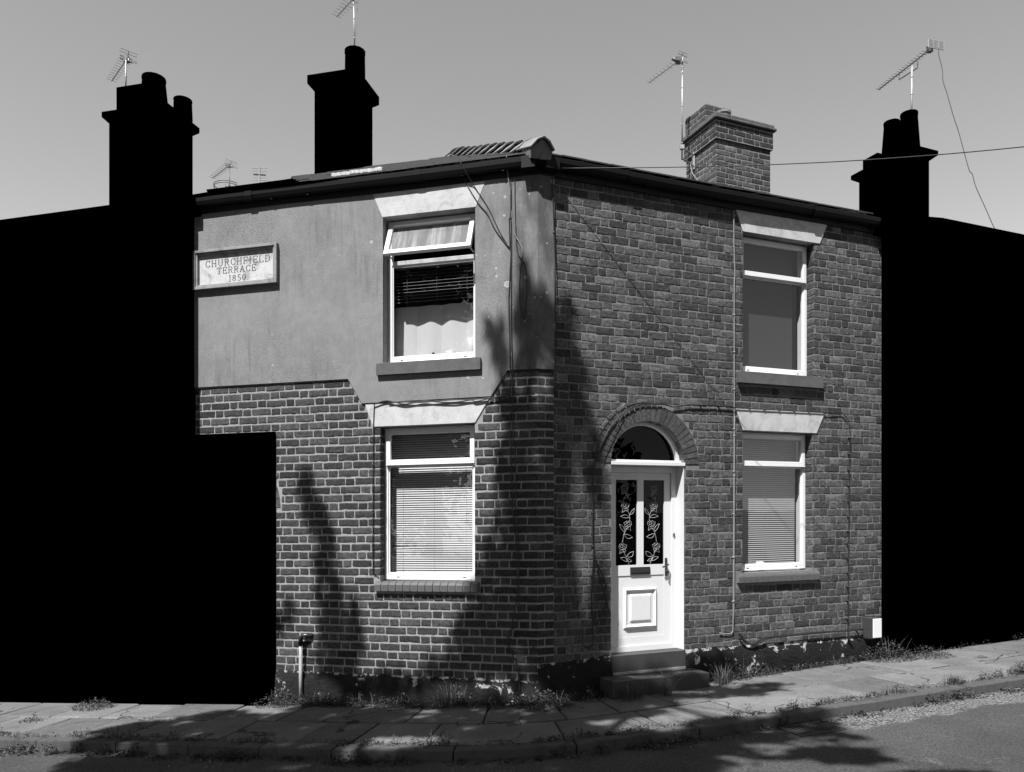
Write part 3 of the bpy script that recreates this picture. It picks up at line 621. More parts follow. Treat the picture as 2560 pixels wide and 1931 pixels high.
# roof: two slate slopes meeting on the hip
H = Vector((-0.86, 11.0, 6.99)); E0 = Vector(corner(0.075, 5.325))
m_ = MB()
dL = Vector((-AL.x, -AL.y, -0.008)); dR = Vector((AR.x, AR.y, 0.012))
def Lp(s, t): # s along ridge/eave from hip, t 0 eave .. 1 ridge
    e = E0+dL*(s*1.0); r = H+dL*s; return e.lerp(r, t)
def Rp(s, t):
    e = E0+dR*s; r = H+dR*s; return e.lerp(r, t)
def slope(fn, smax, m_, rows=16, w=0.27, sgn=1, skip=None):
    for j in range(rows):
        t0, t1 = j/rows, min(1, (j+1)/rows+0.25/rows); s = -0.02+(w/2 if j % 2 else 0)
        while s < smax:
            ww = w; a, b_ = s+0.004, s+ww-0.004
            if a < 0: a = 0
            if not (skip and skip(a, b_, t0)):
                dz = 0.030+random.uniform(-0.004, 0.012)*(1 if j else 0.4); dn = Vector((0, 0, dz)); up = Vector((0, 0, 0.018)); jt = random.uniform(-0.004, 0.004)
                p0, p1, p2, p3 = fn(a, t0+jt), fn(b_, t0+jt), fn(b_, t1), fn(a, t1)
                i = [m_.add(*q) for q in (p0+dn, p1+dn, p2+up*0.3, p3+up*0.3, p0+dn-Vector((0, 0, 0.014)), p1+dn-Vector((0, 0, 0.014)))]
                m_.f.append(i[:4]); m_.f.append([i[0], i[4], i[5], i[1]]); m_.f.append([i[1], i[5], i[2]]); m_.f.append([i[0], i[3], i[4]])
            s += ww
    for a in range(int(smax*2)):
        m_.quad(*[tuple(fn(x, t)-Vector((0, 0, 0.004))) for x, t in ((a/2, 0), (a/2+.5, 0), (a/2+.5, 1), (a/2, 1))])
slope(Lp, 2.35, m_)
slope(Rp, 4.2, m_)
# back slopes, unseen from the street
for fn, s1 in ((Lp, 4.0), (Rp, 5.0)):
    a, b_ = fn(0, 1), fn(s1, 1); k = Vector((0, 4.5, -1.9)); m_.quad(tuple(a), tuple(b_), tuple(b_+k), tuple(a+k))
m_.quad(tuple(H), tuple(H+Vector((-1.5, 4.5, -1.9))), tuple(H+Vector((1.0, 4.5, -1.9))), tuple(H+Vector((0, 0.01, 0))))
roof = build('roof', m_, M['slate'], house)
# hip tiles
hd = (H-E0).normalized(); side = hd.cross(Vector((0, 0, 1))).normalized(); upn = side.cross(hd).normalized()
def hip_tile(m_, s0, ln, w, h, lift0, lift1, th=0.018):
    ids = []
    for s, lf in ((s0, lift0), (s0+ln, lift1)):
        c = E0+hd*s+upn*lf
        for a, b_ in ((-w, -h), (-w*0.5, -h*0.30), (0, 0), (w*0.5, -h*0.30), (w, -h), (w-th*0.5, -h-th), (w*0.5-th*.3, -h*0.3-th), (0, -th*1.2), (-w*0.5+th*.3, -h*0.3-th), (-w+th*0.5, -h-th)):
            ids.append(m_.add(*(c+side*a+upn*b_)))
    n = 10; A, B = ids[:n], ids[n:]
    m_.f.append(A); m_.f.append(list(reversed(B)))
    for k in range(n): m_.f.append([A[k], B[k], B[(k+1) % n], A[(k+1) % n]])
s = 0.28; i = 0
L_h = (H-E0).length
while s < L_h-0.1:
    m_ = MB(); m_.cur = random.random(); ln = 0.40; j = random.uniform(-0.012, 0.012)
    hip_tile(m_, s, ln, 0.125, 0.09, 0.132+j, 0.070+j); build('hip_tile', m_, M['hip'], roof, bevel=0.003); s += 0.345; i += 1
m_ = MB(); hip_tile(m_, -0.12, 0.50, 0.125, 0.105, 0.155, 0.13, 0.018); build('hip_end_tile', m_, M['hip'], roof, bevel=0.004)
m_ = MB(); c = E0+hd*-0.09
fr_ = [c+side*a+upn*b_ for a, b_ in ((-0.112, 0.02), (-0.06, 0.08), (0, 0.125), (0.06, 0.08), (0.112, 0.02), (0.10, -0.05), (-0.10, -0.05))]
i = [m_.add(*q) for q in fr_]; m_.f.append(i); j = [m_.add(*(q+hd*0.3)) for q in fr_]
for k in range(7): m_.f.append([i[k], j[k], j[(k+1) % 7], i[(k+1) % 7]])
build('hip_mortar', m_, M['hip'], roof)
# lead / cement fillet on the verge, pale
m_ = MB()
prev = None
for k in range(40):
    q = Lp(1.62+0.0145*k, 0.015); w0 = 0.012*random.random(); w1 = 0.05+0.10*random.random()*math.sin(math.pi*k/39)**0.5; h = 0.060+0.012*random.random()
    cur = [m_.add(q.x+NL.x*-w0, q.y-NL.y*w0, q.z+h-0.03), m_.add(q.x-NL.x*w0, q.y-NL.y*w0, q.z+h), m_.add(q.x-NL.x*w1, q.y-NL.y*w1, q.z+h+w1*0.45)]
    if prev: m_.f.append([prev[0], cur[0], cur[1], prev[1]]); m_.f.append([prev[1], cur[1], cur[2], prev[2]])
    prev = cur
build('cement_fillet', m_, M['lint'], roof)

# brick chimney on the right slope
K = Vector((3.05, 11.5, 0)); KF = frame_map(K, AR, NR); KS = frame_map(K, Vector((0.37461, -0.92718, 0))*-1, Vector((-0.92718, -0.37461, 0)))
m_ = MB(KF); W1, D1 = 1.0, 0.76
m_.box(0, W1, -D1, 0, 5.2, 7.80); m_.box(-0.03, W1+0.03, -D1-0.03, 0.03, 7.52, 7.79)
chim = build('chimney', m_, M['mortC'], house)
nocut = lambda a, b_: []
m_ = MB(KF); brickwork(m_, 0.0, W1, 5.9, 7.52, 0.0815, nocut, 0.013, 0.011, 0.003, 0.004, 0.32, tones=toneR, fine=False, wob=0.008)
brickwork(m_, -0.03, W1+0.03, 7.53, 7.78, 0.082, nocut, 0.012, 0.011, 0.003, 0.004, 0.32, p=0.03, tones=lambda: random.uniform(0, 0.3), fine=False)
m_.T = KS; m2 = m_
brickwork(m_, 0.0, D1, 5.9, 7.52, 0.0815, nocut, 0.013, 0.011, 0.003, 0.004, 0.32, 0.1, tones=toneR, fine=False, wob=0.008)
brickwork(m_, -0.03, D1+0.03, 7.53, 7.78, 0.082, nocut, 0.012, 0.011, 0.003, 0.004, 0.32, p=0.03, tones=lambda: random.uniform(0, 0.3), fine=False)
build('brickwork', m_, M['brickR'], chim, smooth=True)
m_ = MB(KF); m_.box(-0.075, W1+0.075, -D1-0.06, 0.075, 7.80, 7.845); m_.box(-0.05, W1+0.05, -D1-0.05, 0.05, 7.846, 7.90)
cap = build('chimney_cap', m_, M['capm'], chim, bevel=0.015)
m_ = MB(KF); m_.box(-0.02, 0.36, -D1, -0.24, 7.90, 8.18)
mm = build('flue_block', m_, M['mortC'], chim, bevel=0.01)
m_ = MB(KF); brickwork(m_, -0.02, 0.36, 7.91, 8.16, 0.082, nocut, 0.012, 0.011, 0.003, 0.004, 0.32, p=-0.24, tones=toneR, fine=False)
m_.T = lambda u, p, v: KS(u, p, v); brickwork(m_, 0.24, D1, 7.91, 8.16, 0.082, nocut, 0.012, 0.011, 0.003, 0.004, 0.32, p=0.02, tones=toneR, fine=False)
build('flue_bricks', m_, M['brickR'], chim, smooth=True)
q = KF(0.28, -0.20, 7.90); m_ = MB(); m_.lathe(q, [(0.11, 0), (0.10, 0.05), (0.098, 0.12), (0.115, 0.13), (0.115, 0.165), (0.09, 0.165), (0.085, 0.05)], 18); build('chimney_pot', m_, M['hip'], chim, smooth=False)

# ================================================================ plaque on the render
PQ = (-3.806, -2.795, 4.319, 4.743); pc = ML((PQ[0]+PQ[1])/2, 0.022, PQ[2])
plq = thing('stone_plaque', 'framed pale stone plaque lettered CHURCHFIELD TERRACE 1850 on the grey render', 'plaque', pc)
m_ = MB(ML); a, b_, c, d = PQ; w = 0.05
for (x0, x1, y0, y1) in ((a, a+w, c, d), (b_-w, b_, c, d), (a+w, b_-w, c, c+w), (a+w, b_-w, d-w, d)): m_.box(x0, x1, 0.02, 0.060, y0, y1)
for (x0, x1, y0, y1) in ((a, a+w*.6, c, d), (b_-w*.6, b_, c, d), (a+w*.6, b_-w*.6, c, c+w*.6), (a+w*.6, b_-w*.6, d-w*.6, d)): m_.box(x0, x1, 0.0605, 0.073, y0, y1)
build('frame', m_, M['pframe'], plq, bevel=0.004)
m_ = MB(ML); m_.box(a+w, b_-w, 0.016, 0.028, c+w, d-w); build('tablet', m_, M['tablet'], plq)
GL = {  # strokes on a 0..1 square with serifs; second value: width
 'C': (0.8, [[(0.95, 0.75), (0.85, 0.93), (0.55, 1), (0.2, 0.85), (0.05, 0.5), (0.2, 0.15), (0.55, 0), (0.85, 0.08), (0.97, 0.27)], [(0.95, 0.72), (0.95, 0.98)]]),
 'H': (0.9, [[(0.15, 0), (0.15, 1)], [(0.85, 0), (0.85, 1)], [(0.15, 0.5), (0.85, 0.5)], [(0, 0), (0.3, 0)], [(0, 1), (0.3, 1)], [(0.7, 0), (1, 0)], [(0.7, 1), (1, 1)]]),
 'U': (0.9, [[(0.15, 1), (0.15, 0.3), (0.3, 0.05), (0.55, 0), (0.75, 0.08), (0.85, 0.3), (0.85, 1)], [(0, 1), (0.3, 1)], [(0.7, 1), (1, 1)]]),
 'R': (0.85, [[(0.15, 0), (0.15, 1), (0.6, 1), (0.82, 0.88), (0.82, 0.65), (0.6, 0.52), (0.15, 0.52)], [(0.5, 0.52), (0.9, 0), (1, 0)], [(0, 0), (0.3, 0)], [(0, 1), (0.2, 1)]]),
 'F': (0.75, [[(0.15, 0), (0.15, 1), (0.95, 1), (0.95, 0.8)], [(0.15, 0.52), (0.7, 0.52)], [(0.7, 0.4), (0.7, 0.64)], [(0, 0), (0.35, 0)], [(0, 1), (0.2, 1)]]),
 'I': (0.4, [[(0.5, 0), (0.5, 1)], [(0.1, 0), (0.9, 0)], [(0.1, 1), (0.9, 1)]]),
 'E': (0.8, [[(0.95, 0.8), (0.95, 1), (0.15, 1), (0.15, 0), (0.95, 0), (0.95, 0.2)], [(0.15, 0.52), (0.7, 0.52)], [(0.7, 0.4), (0.7, 0.64)]]),
 'L': (0.75, [[(0.15, 1), (0.15, 0), (0.95, 0), (0.95, 0.22)], [(0, 1), (0.35, 1)]]),
 'D': (0.9, [[(0.15, 0), (0.15, 1), (0.55, 1), (0.85, 0.8), (0.95, 0.5), (0.85, 0.2), (0.55, 0), (0.0, 0)], [(0, 1), (0.2, 1)]]),
 'T': (0.85, [[(0.5, 0), (0.5, 1)], [(0.02, 0.8), (0.02, 1), (0.98, 1), (0.98, 0.8)], [(0.3, 0), (0.7, 0)]]),
 'A': (0.9, [[(0.08, 0), (0.5, 1), (0.92, 0)], [(0.25, 0.38), (0.75, 0.38)], [(-0.05, 0), (0.22, 0)], [(0.75, 0), (1.05, 0)]]),
 '1': (0.5, [[(0.2, 0.85), (0.5, 1), (0.5, 0)], [(0.2, 0), (0.8, 0)]]),
 '8': (0.75, [[(0.5, 1), (0.15, 0.85), (0.2, 0.6), (0.5, 0.52), (0.8, 0.6), (0.85, 0.85), (0.5, 1)], [(0.5, 0.52), (0.1, 0.35), (0.1, 0.12), (0.5, 0), (0.9, 0.12), (0.9, 0.35), (0.5, 0.52)]]),
 '5': (0.75, [[(0.85, 1), (0.25, 1), (0.2, 0.55), (0.55, 0.62), (0.88, 0.45), (0.85, 0.15), (0.5, 0), (0.12, 0.1)]]),
 '0': (0.75, [[(0.5, 1), (0.15, 0.8), (0.08, 0.5), (0.15, 0.2), (0.5, 0), (0.85, 0.2), (0.92, 0.5), (0.85, 0.8), (0.5, 1)]]),
 '.': (0.35, [[(0.4, 0.0), (0.5, 0.05)]])}
def line_text(m_, txt, uc, v0, h, track=0.30, wid=None):
    tot = sum(GL[c_][0]+track for c_ in txt)-track; k = h if wid is None else wid/tot; x = uc-tot*k/2
    for c_ in txt:
        wd, st = GL[c_]
        for l in st:
            pts = [(x+a*wd*k, v0+b_*h) for a, b_ in l]
            for (a, b_), (c2, d2) in zip(pts, pts[1:]):
                dx, dy = c2-a, d2-b_; ll = math.hypot(dx, dy) or 1; thick = 0.0052 if abs(dy) > abs(dx) else 0.0030
                nx, ny = -dy/ll*thick, dx/ll*thick; ex, ey = dx/ll*0.002, dy/ll*0.002
                m_.quad((a-nx-ex, 0.0292, b_-ny-ey), (c2-nx+ex, 0.0292, d2-ny+ey), (c2+nx+ex, 0.0292, d2+ny+ey), (a+nx-ex, 0.0292, b_+ny-ey))
        x += (wd+track)*k
for txt, uc, v0, h, wd in (('CHURCHFIELD', -3.285, 4.565, 0.070, 0.78), ('TERRACE', -3.30, 4.482, 0.066, 0.47), ('1850.', -3.27, 4.39, 0.066, 0.24)):
    m_ = MB(ML); line_text(m_, txt, uc, v0, h, 0.30, wd); build('lettering', m_, M['letter'], plq)

# ================================================================ neighbouring black houses and chimneys
nb = thing('black_terrace_house', 'solid black terrace house and porch on the left, beyond the plaque', 'house', ML(-6.5, 0.25, -0.3))
def WLk(u, p, v): q = C0+AL*u+NL*p; return (q.x, q.y, v)
m_ = MB(WLk); m_.prism([(-3.821, -0.6), (-3.821, 5.25), (-12, 5.12), (-12, -1.2)], -4.0, 0.24); build('wall', m_, M['black'], nb)
m_ = MB(ML); m_.prism([(-3.82, -0.5), (-2.842, -0.5), (-2.842, 2.754), (-3.82, 2.757)], 0.0, 0.03); m_.prism([(-3.82, -0.5), (-2.80, -0.5), (-2.845, 0.06), (-3.82, 0.06)], 0.031, 0.25); build('porch', m_, M['black'], nb)
m_ = MB(ML); m_.box(-3.822, -3.733, 0.0, 0.128, 5.13, 5.302); build('eaves_shadow_block', m_, M['black'], nb)  # added black block closing the gutter end and casting its eaves shadow
m_ = MB()
r0 = H+dL*2.13; r1 = H+dL*9.5; e0 = E0+dL*2.1+Vector((0, 0, 0.04)); e1 = E0+dL*12; r0.z = 6.99; r1.z = 6.70
e0 = Vector(ML(-2.06, 0.13, 5.31)); e1 = Vector(ML(-12, 0.13, 5.25))
bk = Vector((0, 3, -2)); pts = [e0, r0, r0+bk, e1, r1, r1+bk]; i = [m_.add(*p) for p in pts]
r2 = H+dL*4.2; 
for f in ((0, 3, 4, 1), (1, 4, 5, 2), (0, 1, 2), (3, 5, 4), (0, 2, 5, 3)): m_.f.append([i[k] for k in f])
build('roof', m_, M['black'], nb)
def black_stack(root, O, A, N, W_, D_, z0, zb, zt, over, pots, blocks=()):
    T = frame_map(Vector((O.x, O.y, 0)), A, N); m_ = MB(T)
    m_.box(-W_ if A is AL else 0, 0 if A is AL else W_, -D_, 0, z0, zb+0.02)
    body = build('chimney', m_, M['black'], root)
    lo, hi = (-W_, 0) if A is AL else (0, W_); c0, c1 = lo-over, hi+over
    m_ = MB(T)
    # splayed cap
    i = [m_.add(*q) for q in ((lo, 0, zb-0.03), (hi, 0, zb-0.03), (hi, -D_, zb-0.03), (lo, -D_, zb-0.03), (c0, over, zb+0.04), (c1, over, zb+0.04), (c1, -D_-over, zb+0.04), (c0, -D_-over, zb+0.04), (c0, over, zt), (c1, over, zt), (c1, -D_-over, zt), (c0, -D_-over, zt))]
    for b0 in (0, 4):
        for k in range(4): m_.f.append([i[b0+k], i[b0+(k+1) % 4], i[b0+4+(k+1) % 4], i[b0+4+k]])
    m_.f.append(i[8:12]); build('chimney_cap', m_, M['black'], body)
    for (u, p, r0, r1, h) in pots:
        q = T(u, p, zt-0.01); m_ = MB(); m_.lathe(q, [(r0, 0), (r1, h*0.9), (r1*1.04, h*0.93), (r1*1.04, h), (r1*0.8, h)], 14); build('chimney_pot', m_, M['black'], body)
    for bx in blocks:
        m_ = MB(T); m_.box(bx[0], bx[1], bx[2], bx[3], zt-0.01, bx[4]); build('flue_block', m_, M['black'], body)
    return body
O = Vector((-5.08, 11.3, 0)); black_stack(nb, O, AL, NL, 0.98, 0.62, 5.0, 7.79, 7.91, 0.07, [(-0.40, -0.25, 0.22, 0.165, 0.60), (-0.01, -0.40, 0.14, 0.13, 0.30)], [(-0.92, -0.42, -0.5, -0.08, 8.34)])
ck = thing('black_chimney', 'tall black chimney stack with one pot rising behind the left roof', 'chimney', (-2.4, 11.2, 5.5))
O = Vector((-2.23, 10.9, 0)); black_stack(ck, O, AL, NL, 0.62, 0.62, 5.2, 8.01, 8.17, 0.075, [(-0.085, -0.20, 0.15, 0.145, 0.42)])
rb = thing('black_terrace_building', 'solid black terrace house on the right, past the last windows', 'house', MR(7, 0.12, -0.2))
def WRk(u, p, v): q = C0+AR*u+NR*p; return (q.x, q.y, v)
m_ = MB(WRk); m_.prism([(4.487, -0.5), (4.487, 5.40), (5.30, 5.475), (12, 5.50), (12, -0.5)], -4.0, 0.165); build('wall', m_, M['black'], rb)
m_ = MB(MR); m_.box(4.354, 4.488, 0.0, 0.128, 5.13, 5.315); build('eaves_shadow_block', m_, M['black'], rb)  # added block: carries the eaves shadow on past the cut-off gutter
ax = Vector((0.493, -0.870, 0)); an = Vector((0.870, 0.493, 0))
O = Vector((6.22, 12.05, 0)); black_stack(rb, O, AR, NR, 0.42, 1.0, 5.0, 7.55, 7.66, 0.09, [(0.15, -0.47, 0.165, 0.12, 0.66), (0.15, -0.14, 0.165, 0.125, 0.64)], [(0.0, 0.22, -0.92, -0.62, 7.86)])

# ================================================================ cables, pipes, boxes
def smoothpts(pts, k=5):
    if len(pts) < 3: return pts
    P = [pts[0]]+list(pts)+[pts[-1]]; out = []
    for i in range(1, len(P)-2):
        for j in range(k):
            t = j/k; out.append(tuple(0.5*((2*P[i][d])+(-P[i-1][d]+P[i+1][d])*t+(2*P[i-1][d]-5*P[i][d]+4*P[i+1][d]-P[i+2][d])*t*t+(-P[i-1][d]+3*P[i][d]-3*P[i+1][d]+P[i+2][d])*t**3) for d in range(3)))
    out.append(P[-2]); return out
def cable(name, label, W_, paths, r=0.005, m='cable', p=0.032, clips=0, cat='cable', group='cables fixed to the house walls'):
    f0 = paths[0][0]; o = W_(f0[0], p, f0[1]); mb_ = MB(W_)
    for path in paths: mb_.tube(smoothpts([(q[0], q[2] if len(q) > 2 else p, q[1]) for q in path]), r, 6)
    if clips:
        for path in paths:
            for (a, b_) in zip(path, path[1:]):
                L_ = math.hypot(a[0]-b_[0], a[1]-b_[1]); n = int(L_/clips)
                for k in range(n):
                    t = (k+0.5)/max(n, 1); u = a[0]+(b_[0]-a[0])*t; v = a[1]+(b_[1]-a[1])*t; mb_.box(u-0.008, u+0.008, p-0.02, p+r+0.002, v-0.008, v+0.008)
    ob = build(name, mb_, M[m], None, True, origin=o); tag(ob, label, cat, group); return ob
cable('pale_cable', 'thin pale cable drooping from the gutter over the render beside the upstairs left window', ML, [[(-0.282, 5.32, 0.126), (-0.29, 5.19, 0.05), (-0.268, 4.982), (-0.234, 4.632), (-0.173, 4.497), (-0.146, 4.429), (-0.151, 4.344)]], 0.0045, 'cablew')
cable('cable_bundle', 'bundle of black cables running down the left wall near the corner to the ground', ML, [[(-0.268, 5.19), (-0.264, 4.798), (-0.277, 4.745), (-0.273, 4.55), (-0.271, 4.452), (-0.262, 4.397), (-0.279, 4.03), (-0.282, 3.912), (-0.272, 3.519), (-0.267, 3.208), (-0.265, 2.587), (-0.256, 2.276), (-0.235, 1.81), (-0.208, 1.569), (-0.203, 1.042), (-0.256, 0.751), (-0.293, 0.647), (-0.288, 0.554), (-0.256, 0.524)],
  [(-0.259, 5.1), (-0.256, 4.40), (-0.258, 3.9), (-0.253, 3.518), (-0.243, 3.207), (-0.235, 2.586), (-0.214, 2.482), (-0.208, 1.81), (-0.182, 1.569), (-0.18, 1.145), (-0.187, 0.835), (-0.256, 0.699), (-0.283, 0.554), (-0.192, 0.505), (-0.108, 0.518), (-0.02, 0.555)], [(-0.283, 0.543), (-0.224, 0.431), (-0.182, 0.30), (-0.17, 0.1)]], 0.0055, clips=0.6)
cable('looped_cable', 'slack black cable ending in a long hanging loop on the corner render', ML, [[(-0.223, 5.19), (-0.216, 4.733), (-0.197, 4.418), (-0.153, 4.332), (-0.111, 4.233), (-0.104, 3.975), (-0.118, 3.799), (-0.139, 3.76), (-0.167, 3.884), (-0.174, 4.116), (-0.153, 4.318)]], 0.004)
cable('slanting_cable', 'black cable slanting from the gutter top to the bundle, upper of two', ML, [[(-0.749, 5.31, 0.126), (-0.70, 5.22, 0.10), (-0.634, 5.10, 0.04), (-0.492, 4.876), (-0.385, 4.647), (-0.273, 4.452)]], 0.0045)
cable('slanting_cable', 'black cable slanting from the eaves across the lintel end, lower of two', ML, [[(-0.74, 5.19), (-0.691, 5.089), (-0.594, 4.931), (-0.498, 4.811), (-0.419, 4.651), (-0.279, 4.458)]], 0.0055)
cable('cable_run', 'sagging black cable along the top of the downstairs left lintel and around the corner', ML, [[(-1.708, 2.987), (-1.608, 3.015), (-1.537, 3.016), (-1.396, 2.979), (-1.298, 2.981), (-1.173, 2.999), (-1.022, 2.981), (-0.831, 2.97), (-0.669, 2.984), (-0.615, 2.968), (-0.455, 2.993), (-0.256, 3.008), (-0.02, 3.012)], [(-1.55, 3.0), (-1.40, 3.0), (-1.2, 2.985), (-0.9, 2.995), (-0.62, 2.99), (-0.46, 3.0)]], 0.006, clips=0)
cable('drop_cable', 'thin black cable dropping down beside the downstairs left window', ML, [[(-1.708, 2.987), (-1.719, 2.681), (-1.722, 2.057), (-1.722, 1.326), (-1.701, 1.26), (-1.665, 1.233)]], 0.005, clips=0.35, p=0.02)
cable('corner_cable', 'black cable clipped down the joint between render and brick at the corner', MR, [[(0.15, 5.15), (0.15, 4.899), (0.174, 4.307), (0.185, 3.909), (0.182, 3.516), (0.171, 3.266), (0.165, 3.038)]], 0.005, clips=0.45, p=0.03)
cable('arch_cable', 'black cable following the door arch and falling in loops left of the white door', MR, [[(2.30, 2.99), (2.245, 2.998), (1.778, 2.992), (1.564, 2.96), (1.44, 2.976), (1.306, 2.976), (1.173, 2.967), (0.994, 2.903), (0.865, 2.80), (0.772, 2.689), (0.691, 2.545), (0.634, 2.381), (0.606, 2.27), (0.594, 2.058), (0.589, 1.654), (0.6, 1.382), (0.58, 1.039), (0.594, 0.685), (0.594, 0.534), (0.532, 0.503), (0.481, 0.551), (0.487, 0.641)], [(0.605, 1.482), (0.623, 1.39), (0.691, 1.135), (0.749, 0.97), (0.784, 0.846)], [(0.605, 1.45), (0.623, 1.39), (0.714, 1.205), (0.758, 1.082), (0.749, 0.96), (0.691, 0.831), (0.646, 0.742), (0.589, 0.806)]], 0.0065, clips=0.22, p=0.025)
cable('thin_cable', 'thin straight black cable cutting across the left of the brick door arch', MR, [[(0.941, 2.862), (0.807, 2.619), (0.691, 2.382)]], 0.0035)
cable('hooped_cable', 'black cable over the downstairs right lintel, turning down the brick beside it', MR, [[(2.30, 2.99), (2.43, 2.985), (3.047, 2.988), (3.478, 2.991), (3.7, 2.991), (3.831, 3.004), (3.925, 2.936), (3.973, 2.807), (3.963, 2.428), (3.954, 1.702), (3.944, 0.73), (3.938, 0.475)]], 0.0055, clips=0.16, p=0.025)
cable('pale_conduit', 'pale conduit running full height down the brick left of the right windows', MR, [[(2.322, 5.13), (2.324, 4.75), (2.336, 4.45), (2.327, 4.2), (2.327, 2.986), (2.318, 1.6), (2.312, 0.64), (2.30, 0.555), (2.262, 0.535), (2.133, 0.549)], [(2.331, 2.9), (2.327, 1.6), (2.322, 0.65)]], 0.0062, 'cablew', clips=0.40, p=0.02)
cable('thick_cable', 'thick black cables sagging low along the right wall above the black base', MR, [[(2.368, 0.544), (2.438, 0.447), (2.539, 0.404), (2.641, 0.444), (2.77, 0.467), (3.099, 0.472), (3.507, 0.478), (3.929, 0.465), (4.027, 0.469), (4.067, 0.436), (4.1, 0.384)], [(2.385, 0.53), (2.455, 0.45), (2.56, 0.40), (2.70, 0.435), (2.80, 0.458), (3.3, 0.468), (4.15, 0.472)], [(4.141, 0.462), (3.97, 0.478), (3.93, 0.451), (3.926, 0.408), (3.946, 0.351), (3.99, 0.29)]], 0.010, p=0.045)
# overhead service wire
P1 = Vector((0.467, 7.5, 5.21)); pts = []
P3 = Vector((7.0, 5.64, 4.95))
for k in range(41):
    t = k/40; q = P1.lerp(P3, t); q.z -= 0.20*math.sin(math.pi*t)*0.9; pts.append(tuple(q))
m_ = MB(); m_.tube(pts, 0.0045, 5); o = build('overhead_wire', m_, M['cable'], None, True, origin=tuple(P1)); tag(o, 'overhead service wire from the corner eaves out over the street to the right', 'wire')
# downpipe stub
pr = thing('drain_pipe', 'short pale pipe with a black elbow at the foot of the left wall', 'pipe', ML(-2.519, 0.05, -0.12))
m_ = MB(ML); m_.tube([(-2.519, 0.06, -0.15), (-2.519, 0.06, 0.51)], 0.019, 10); build('pipe', m_, M['pipe'], pr, True)
m_ = MB(ML); m_.tube([(-2.519, 0.06, 0.50), (-2.519, 0.062, 0.58), (-2.50, 0.055, 0.605), (-2.455, 0.04, 0.605), (-2.43, 0.02, 0.60), (-2.42, -0.01, 0.60)], 0.025, 10); build('elbow', m_, M['dark'], pr, True)
# meter box
mt = thing('meter_box', 'grey-sided white meter box low on the wall beside the black house', 'meter box', MR(4.35, 0.0, 0.36))
m_ = MB(MR); m_.box(4.185, 4.322, 0.0, 0.145, 0.368, 0.605); m_.box(4.182, 4.321, 0.0, 0.1, 0.484, 0.488); build('casing', m_, M['grey'], mt, bevel=0.004)
m_ = MB(MR); m_.box(4.192, 4.322, 0.146, 0.158, 0.378, 0.600); build('front_door', m_, M['white'], mt, bevel=0.004)

# ornaments on the sills inside
def ornament(name, label, cat, W_, u, v, prof, m='white', p=-0.225):
    q = W_(u, p, v); m_ = MB(); m_.lathe(q, prof, 14); o = build(name, m_, M[m], None, True, origin=q); tag(o, label, cat)
zz = UL[2]+0.012
ornament('candle_pot', 'squat white pot inside the upstairs left window, left end of its sill', 'pot', ML, -1.37, zz, [(0.05, 0), (0.055, 0.08), (0.05, 0.085), (0.04, 0.06)])
ornament('glass_bowl', 'pale tapered bowl inside the upstairs left window, right of the dark box', 'bowl', ML, -0.97, zz, [(0.03, 0), (0.03, 0.01), (0.012, 0.03), (0.055, 0.12), (0.05, 0.12), (0.01, 0.05)], 'curtain')
ornament('vase', 'tall flared vase inside the upstairs left window, right end of its sill', 'vase', ML, -0.74, zz, [(0.03, 0), (0.028, 0.10), (0.045, 0.24), (0.04, 0.24), (0.02, 0.08)], 'curtain')
bx = thing('trinket_box', 'dark trinket box with a small figure on its lid inside the upstairs left window', 'box', ML(-1.14, -0.31, zz))
m_ = MB(ML); m_.box(-1.20, -1.09, -0.25, -0.20, zz, zz+0.065); build('box_body', m_, M['metald'], bx, bevel=0.003)
m_ = MB(ML); m_.box(-1.205, -1.085, -0.255, -0.195, zz+0.066, zz+0.08); build('lid', m_, M['dark'], bx, bevel=0.003)
m_ = MB(); m_.lathe(ML(-1.155, -0.225, zz+0.08), [(0.02, 0), (0.024, 0.012), (0.012, 0.024), (0.018, 0.032), (0.004, 0.044)], 10); build('figure', m_, M['dark'], bx, True)
mg = thing('mug', 'white mug inside the downstairs right window', 'mug', MR(2.86, -0.21, LR[2]+0.06))
q = MR(2.86, -0.205, LR[2]+0.013); m_ = MB(); m_.lathe(q, [(0.036, 0), (0.042, 0.01), (0.042, 0.095), (0.037, 0.095), (0.035, 0.02)], 18); build('cup', m_, M['white'], mg, True)
m_ = MB(); m_.tube([(q[0]+0.038, q[1]-0.008, q[2]+0.08), (q[0]+0.068, q[1]-0.012, q[2]+0.07), (q[0]+0.068, q[1]-0.012, q[2]+0.035), (q[0]+0.04, q[1]-0.008, q[2]+0.022)], 0.005, 6); build('handle', m_, M['white'], mg, True)

